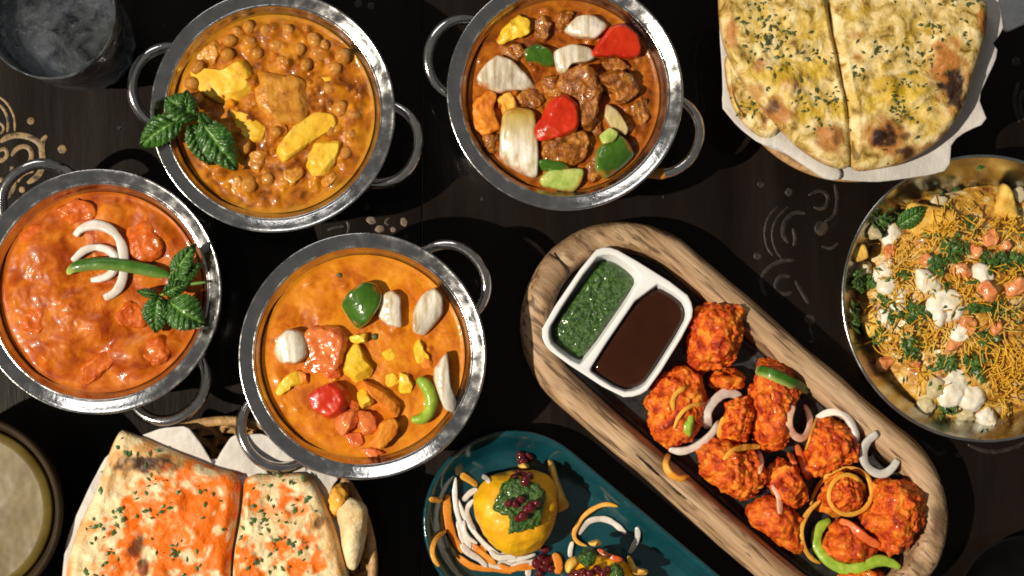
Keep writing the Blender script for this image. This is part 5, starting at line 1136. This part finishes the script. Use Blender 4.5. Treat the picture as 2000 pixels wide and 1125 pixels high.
def sheet(name, px, z, m, parent=None, amp=0.003, freq=28, seed=1, th=0.0004, n=90, rings=18, zf=None, smooth=1):
    """thin crumpled paper over an outline"""
    return lump(name, px, z, th, m, parent, p=40, n=n, rings=rings, smooth=smooth, func=lambda v, r: (amp*abs(fbm((v.x, v.y, 0), freq, 2, seed))+0.0012*abs(noise.noise(Vector((v.x*75+seed, v.y*75, seed))))+(zf(v) if zf else 0)), base=None)
def naan(name, c_, px, z, h, m, label, spice, brown, char, seed, func=None, edge=0.8):
    s_ = CROPS[c_][2]
    def sp_(L): return [(P(*cr(c_, [(x, y)])[0], z+h), rx/s_*mpp(z), ry/s_*mpp(z), st_) for x, y, rx, ry, st_ in L]
    S, B, C_ = sp_(spice), sp_(brown), sp_(char)
    if m == 'naan_o': S = [(a, b*1.22, c*1.22, min(1, d*1.15)) for a, b, c, d in S]
    ff = lambda v, r: 0.0034*fbm((v.x, v.y, 0), 38, 3, seed)*(1-r**6)+0.0024*max(0, fbm((v.x, v.y, 0), 120, 3, seed+2))*(1-r**8)-0.0012*max(0, fbm((v.x, v.y, 0), 75, 2, seed+6))*(1-r**8)+0.0018*math.exp(-((r-0.88)/0.07)**2)*(0.5+noise.noise(Vector((v.x*60, v.y*60, seed))))+(func(v, r) if func else 0)
    sk = 0.85 if m == 'naan_g' else 1.0
    at = {'spice': lambda v, r: sk*spots_val(v, S, 170, 0.95, seed), 'brown': lambda v, r: max(spots_val(v, B, 120, 0.5, seed+1), edge*max(0, min(1, (r-0.965)*40))*(0.5+0.8*fbm((v.x, v.y, 0), 70, 2, seed)), 0.65*spots_val(v, [(a, b*1.5, c*1.5, 1) for a, b, c, d in C_], 120, 0.5, seed+1)), 'char': lambda v, r: spots_val(v, C_, 150, 0.5, seed+2)}
    return tag(lump(name, cr(c_, px), z, h, m, p=9, n=150, rings=60, amp=0.0, func=ff, attr=at, smooth=2), label, 'naan')
def herb_on(o, items, crop, mname, lab, size):
    dg = bpy.context.evaluated_depsgraph_get()
    me = o.data
    from mathutils.bvhtree import BVHTree
    bvh = BVHTree.FromPolygons([v.co+o.location for v in me.vertices], [tuple(p_.vertices) for p_ in me.polygons])
    def hf(X, Y):
        d = CQ @ Vector(((X-1000)/FPX, -(Y-562.5)/FPX, -1.0))
        hit = bvh.ray_cast(Vector((0, 0, CAM_H)), d.normalized())
        return None if hit[0] is None else hit[0]+Vector((0, 0, 0.0003))
    f = flakes('herb_flecks', items, mname, None, None, o, size=size, mode='naan', hfun=hf, crop=crop)
    return f
# upper basket
bk, bc, bR = basket(1662, 108, 243, 0.046, 'round wicker basket lined with white paper, holding buttered herb naan')
pl = empty('paper_liner', P(1660, 110, 0.046), 'white paper liner under the buttered herb naan, corner over the metal dish', 'paper')
sheet('sheet', cr('C', [(95, 560), (78, 612), (180, 735), (300, 830), (450, 890), (620, 960), (780, 1045), (1000, 1056), (1412, 995), (1410, 830), (1500, 760), (1622, 712), (1600, 640), (1570, 560), (1700, 290), (1645, 265), (1720, 170), (1700, 60), (1680, -80), (60, -80)]), 0.0492, 'paper', pl, amp=0.0030, freq=22, seed=2)
strip('fold', [(*q, 0.0530) for q in cr('C', [(318, 822), (400, 790), (520, 860), (650, 950), (775, 1025)])], 'paper', 0.0062, 0.0018, pl, n=40, sides=12, taper=0.15)
n_under = naan('naan', 'C', [(105, 300), (120, 480), (165, 640), (255, 745), (345, 805), (440, 770), (420, 600), (300, 430), (180, 330)], 0.0530, 0.005, 'naan_g', 'small folded naan piece peeking out under the buttered left half', [(240, 620, 80, 60, .6)], [(150, 520, 30, 60, .6), (200, 660, 30, 30, .8)], [(330, 690, 14, 30, .6)], 31)
n_under['label'] = 'small folded naan piece peeking out from under the darker buttered naan half'
nl = naan('naan', 'C', [(78, -90), (82, 100), (105, 240), (170, 390), (260, 520), (330, 610), (420, 720), (540, 845), (700, 950), (840, 978), (858, 900), (835, 650), (795, 450), (755, 250), (725, 120), (705, -90)], 0.0585, 0.0085, 'naan_g', 'buttered naan half with many dark herbs and singed outer edge', [(420, 430, 150, 90, .75), (620, 390, 90, 110, .8), (640, 640, 160, 80, .7), (560, 150, 150, 120, .55), (300, 120, 80, 100, .5)], [(140, 170, 40, 90, .9), (320, 380, 50, 45, .8), (420, 660, 90, 60, .9), (720, 810, 90, 80, .9), (300, 520, 40, 50, .7), (480, 500, 60, 50, .5)], [(395, 610, 45, 40, .75), (745, 805, 34, 30, .55), (360, 700, 20, 40, .6)], 41)
nr_ = naan('naan', 'C', [(715, -90), (730, 120), (755, 260), (800, 470), (830, 680), (848, 960), (900, 985), (1000, 970), (1120, 950), (1300, 865), (1450, 725), (1530, 560), (1590, 350), (1650, 150), (1645, -90)], 0.0590, 0.0095, 'naan_g', 'paler buttered naan half with a large black char blister', [(1100, 540, 170, 110, .85), (940, 600, 120, 70, .6), (1250, 640, 120, 110, .5), (1200, 200, 130, 90, .4), (880, 100, 70, 60, .5)], [(1385, 370, 100, 150, 1), (1040, 800, 140, 100, .95), (1610, 130, 60, 80, .95), (1420, 780, 90, 30, .7), (870, 330, 30, 30, .6), (1300, 850, 70, 30, .8), (1340, 270, 60, 30, .8), (860, 200, 60, 20, .5)], [(1425, 505, 72, 115, 1), (1020, 785, 85, 65, 1), (1165, 880, 60, 38, .95), (1345, 275, 30, 18, .6), (1500, 560, 14, 30, .6), (1140, 790, 40, 25, .7)], 47)
herb_on(nl, [(400, 330, 320, 420, 60), (300, 180, 140, 180, 40), (690, 570, 160, 60, 34), (380, 220, 60, 160, 26), (600, 320, 100, 60, 14), (660, 730, 120, 60, 12)], 'C', 'herb_dry', '', (0.0006, 0.0026))
herb_on(nr_, [(1150, 330, 420, 500, 70), (1310, 160, 90, 60, 18), (1110, 640, 60, 80, 26), (860, 430, 50, 40, 12), (990, 280, 30, 40, 10), (1140, 490, 90, 30, 14), (1500, 210, 30, 60, 8), (1480, 20, 140, 40, 20)], 'C', 'herb_dry', '', (0.0006, 0.0024))
herb_on(n_under, [(240, 620, 120, 120, 22)], 'C', 'herb_dry', '', (0.0008, 0.0022))
# lower basket
bk2, bc2, bR2 = basket(440, 1110, 284, 0.046, 'round wicker basket lined with white paper, holding chilli-dusted naan')
pl2 = empty('paper_liner', P(440, 1110, 0.046), 'white paper liner folded into points under the chilli naan', 'paper')
sheet('sheet', cr('I', [(470, 420), (560, 250), (740, 160), (1060, 300), (1250, 250), (1420, 220), (1600, 330), (1760, 385), (1720, 470), (1800, 700), (1850, 1200), (300, 1200), (340, 700)]), 0.0492, 'paper', pl2, amp=0.0022, freq=22, seed=6)
def ramp_z(p0, p1, h):
    a, b = P(*cr('I', [p0])[0], 0.05), P(*cr('I', [p1])[0], 0.05); d = b-a; L2 = d.length_squared
    return lambda v: h*max(0, min(1, ((v.x-a.x)*d.x+(v.y-a.y)*d.y)/L2))
sheet('flap', cr('I', [(725, 165), (850, 120), (985, 108), (1060, 210), (1125, 335), (1000, 290), (860, 225)]), 0.0510, 'paper', pl2, amp=0.0006, th=0.0005, n=60, rings=8, zf=ramp_z((900, 250), (950, 110), 0.006), smooth=0)
sheet('flap', cr('I', [(1105, 340), (1150, 250), (1215, 155), (1390, 150), (1500, 250), (1620, 350), (1400, 370)]), 0.0505, 'paper', pl2, amp=0.0008, th=0.0005, n=60, rings=8, zf=ramp_z((1300, 350), (1290, 150), 0.004), smooth=0)
sheet('flap', cr('I', [(1590, 330), (1770, 380), (1735, 420), (1715, 480), (1660, 440)]), 0.0515, 'paper', pl2, amp=0.0006, th=0.0005, n=50, rings=6, smooth=0)
sheet('flap', cr('I', [(465, 440), (520, 340), (560, 380), (490, 470)]), 0.0515, 'paper', pl2, amp=0.0006, th=0.0005, n=40, rings=6, smooth=0)
nl2 = naan('naan', 'I', [(612, 135), (640, 140), (730, 175), (860, 235), (990, 285), (1120, 342), (1245, 365), (1238, 520), (1218, 650), (1192, 800), (1185, 1200), (310, 1200), (325, 880), (360, 740), (400, 620), (480, 470), (530, 330), (570, 210)], 0.0535, 0.009, 'naan_o', 'chilli naan half with a scorched dark fold at its pointed corner', [(880, 560, 110, 190, 1), (1080, 600, 110, 150, 1), (1110, 770, 90, 120, 1), (700, 540, 45, 70, .9), (990, 370, 60, 70, .8), (680, 770, 90, 110, .95), (850, 850, 150, 70, .9), (1100, 470, 80, 60, .7), (1180, 420, 50, 70, .7), (600, 860, 70, 50, .8), (740, 430, 60, 40, .5), (1060, 880, 80, 40, .8), (960, 640, 130, 170, 1), (1080, 720, 110, 170, 1), (840, 720, 90, 130, .9)], [(600, 290, 40, 40, .7), (760, 230, 60, 30, .8), (880, 290, 80, 40, .7), (410, 680, 40, 60, .6), (560, 420, 50, 60, .6), (340, 860, 40, 70, .8), (480, 640, 30, 30, .9)], [(760, 315, 130, 38, 1), (710, 745, 40, 60, .85), (915, 325, 24, 20, .7), (740, 850, 24, 50, .8), (850, 280, 50, 20, .7)], 53)
nr2 = naan('naan', 'I', [(1262, 370), (1400, 372), (1600, 355), (1650, 430), (1700, 540), (1745, 660), (1785, 790), (1815, 950), (1830, 1200), (1195, 1200), (1205, 800), (1238, 640), (1258, 500)], 0.0530, 0.0085, 'naan_o', 'lighter chilli naan half with green herbs, beside the rolled flatbread', [(1290, 430, 50, 60, 1), (1290, 530, 40, 40, .9), (1480, 490, 50, 40, .95), (1590, 700, 40, 50, .8), (1450, 740, 60, 50, .9), (1290, 800, 70, 60, .9), (1560, 850, 90, 50, .95), (1280, 870, 60, 50, .9), (1420, 560, 50, 40, .6), (1650, 830, 40, 40, .8), (1540, 560, 50, 30, .7)], [(1600, 390, 30, 30, .8), (1660, 610, 50, 60, .7), (1720, 700, 30, 90, .6), (1780, 830, 30, 70, .7), (1240, 740, 20, 60, .6)], [(1660, 615, 22, 38, .75)], 59)
herb_on(nl2, [(800, 400, 108, 78, 7), (600, 560, 108, 52, 8), (580, 660, 132, 52, 11), (760, 520, 84, 78, 6), (920, 760, 84, 78, 8), (700, 200, 144, 78, 6), (520, 800, 96, 65, 7), (980, 850, 84, 78, 6), (1100, 460, 108, 65, 6), (480, 880, 108, 52, 6), (800, 600, 480, 520, 28)], 'I', 'herb', '', (0.0007, 0.0030))
herb_on(nr2, [(1390, 400, 72, 52, 7), (1530, 410, 60, 26, 4), (1330, 600, 132, 91, 14), (1470, 570, 120, 91, 10), (1440, 670, 132, 78, 10), (1560, 500, 108, 91, 6), (1380, 820, 156, 91, 11), (1550, 780, 96, 91, 6), (1480, 600, 360, 520, 21)], 'I', 'herb', '', (0.0007, 0.0028))
rl = blob('rolled_flatbread', cr('I', [(1745, 540), (1810, 482), (1870, 500), (1920, 532), (1912, 660), (1885, 800), (1850, 875), (1800, 850), (1765, 690)]), 0.0465, 0.017, 'naan_o', amp=0.0016, freq=50, amp2=0.0003, sub=5, flat=0.7)
tag(rl, 'pale rolled flatbread wedged against the wicker basket edge', 'flatbread')
tag(blob('rolled_flatbread', cr('I', [(1700, 480), (1770, 400), (1830, 470), (1780, 530), (1740, 600), (1715, 560)]), 0.0465, 0.012, 'carrot_pale', amp=0.002, sub=4, flat=0.7), 'orange-stained flatbread scrap behind the pale rolled flatbread', 'flatbread')

# ------------------------------------------------------------------ drinks
gq = P(188, 100, 0.0); gc = Vector((gq.x, gq.y, 0))
g = empty('water_glass', gc, 'clear glass tumbler of water standing near the chickpea curry pot', 'glass')
go = arc_profile([(0.0005, 0.0), (0.020, 0.0), (0.025, 0.004), (0.0295, 0.020), (0.0335, 0.050), (0.0360, 0.085), (0.0372, 0.1085), (0.0368, 0.1100), (0.0360, 0.1085), (0.0346, 0.085), (0.0318, 0.050), (0.0278, 0.020), (0.022, 0.010), (0.0005, 0.009)], 3)
tb = lathe('tumbler', go, gc, 'glass', g, seg=160)
for v in tb.data.vertices:   # shallow pressed flutes round the lower wall
    r_ = math.hypot(v.co.x, v.co.y)
    if r_ > 0.015:
        k_ = 1+0.022*math.cos(14*math.atan2(v.co.y, v.co.x))*max(0, 1-v.co.z/0.085)
        v.co.x *= k_; v.co.y *= k_
lathe('base_ring', [(0.0225+0.0020*math.cos(t*math.pi/4), 0.0022+0.0020*math.sin(t*math.pi/4)) for t in range(8)], gc, 'glass', g, seg=64, closed=True)
wv = arc_profile([(0.0005, 0.0096), (0.0215, 0.0106), (0.0272, 0.0205), (0.0312, 0.050), (0.0338, 0.080), (0.0342, 0.0880), (0.0335, 0.0872), (0.0005, 0.0868)], 3)
wo = lathe('drinking_water', wv, gc, 'still_water', None, seg=96); tag(wo, 'still water filling the clear tumbler', 'water')
dq = P(-75, 1003, 0.06); dc = Vector((dq.x, dq.y, 0)); dR = 192*mpp(0.06)
d = empty('drink_cup', dc, 'dark-rimmed round cup of pale yellow drink beside the chilli naan basket', 'cup')
lathe('cup', arc_profile([(0.0005, 0.0), (0.034, 0.0), (0.042, 0.003), (dR-0.006, 0.030), (dR-0.001, 0.055), (dR, 0.0590), (dR-0.0020, 0.0605), (dR-0.0045, 0.0590), (dR-0.0070, 0.050), (dR-0.0120, 0.030), (0.034, 0.006), (0.0005, 0.005)], 4), dc, 'amber', d, seg=96)
lo = lathe('yellow_drink', arc_profile([(0.0005, 0.03), (dR-0.0140, 0.034), (dR-0.0080, 0.0485), (dR-0.0066, 0.0530), (dR-0.0095, 0.0518), (0.0005, 0.0504)], 4), dc, 'lassi', None, seg=96)
tag(lo, 'pale olive-yellow drink filling the dark-rimmed cup', 'drink')

# ------------------------------------------------------------------ corner things
tag(lump('paper_napkin', [(1955, -40), (1948, 20), (1962, 66), (2000, 48), (2060, 30), (2060, -60)], 0.0, 0.0022, 'napkin', p=20, n=60, rings=12, amp=0.0012, freq=60, smooth=1), 'grey-white napkin corner on the table beyond the naan basket', 'napkin')
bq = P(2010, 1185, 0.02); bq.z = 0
bp = empty('black_plate', bq, 'matt black round plate just entering the corner past the wooden platter', 'plate')  # low black disc added for the dark round shape in this corner
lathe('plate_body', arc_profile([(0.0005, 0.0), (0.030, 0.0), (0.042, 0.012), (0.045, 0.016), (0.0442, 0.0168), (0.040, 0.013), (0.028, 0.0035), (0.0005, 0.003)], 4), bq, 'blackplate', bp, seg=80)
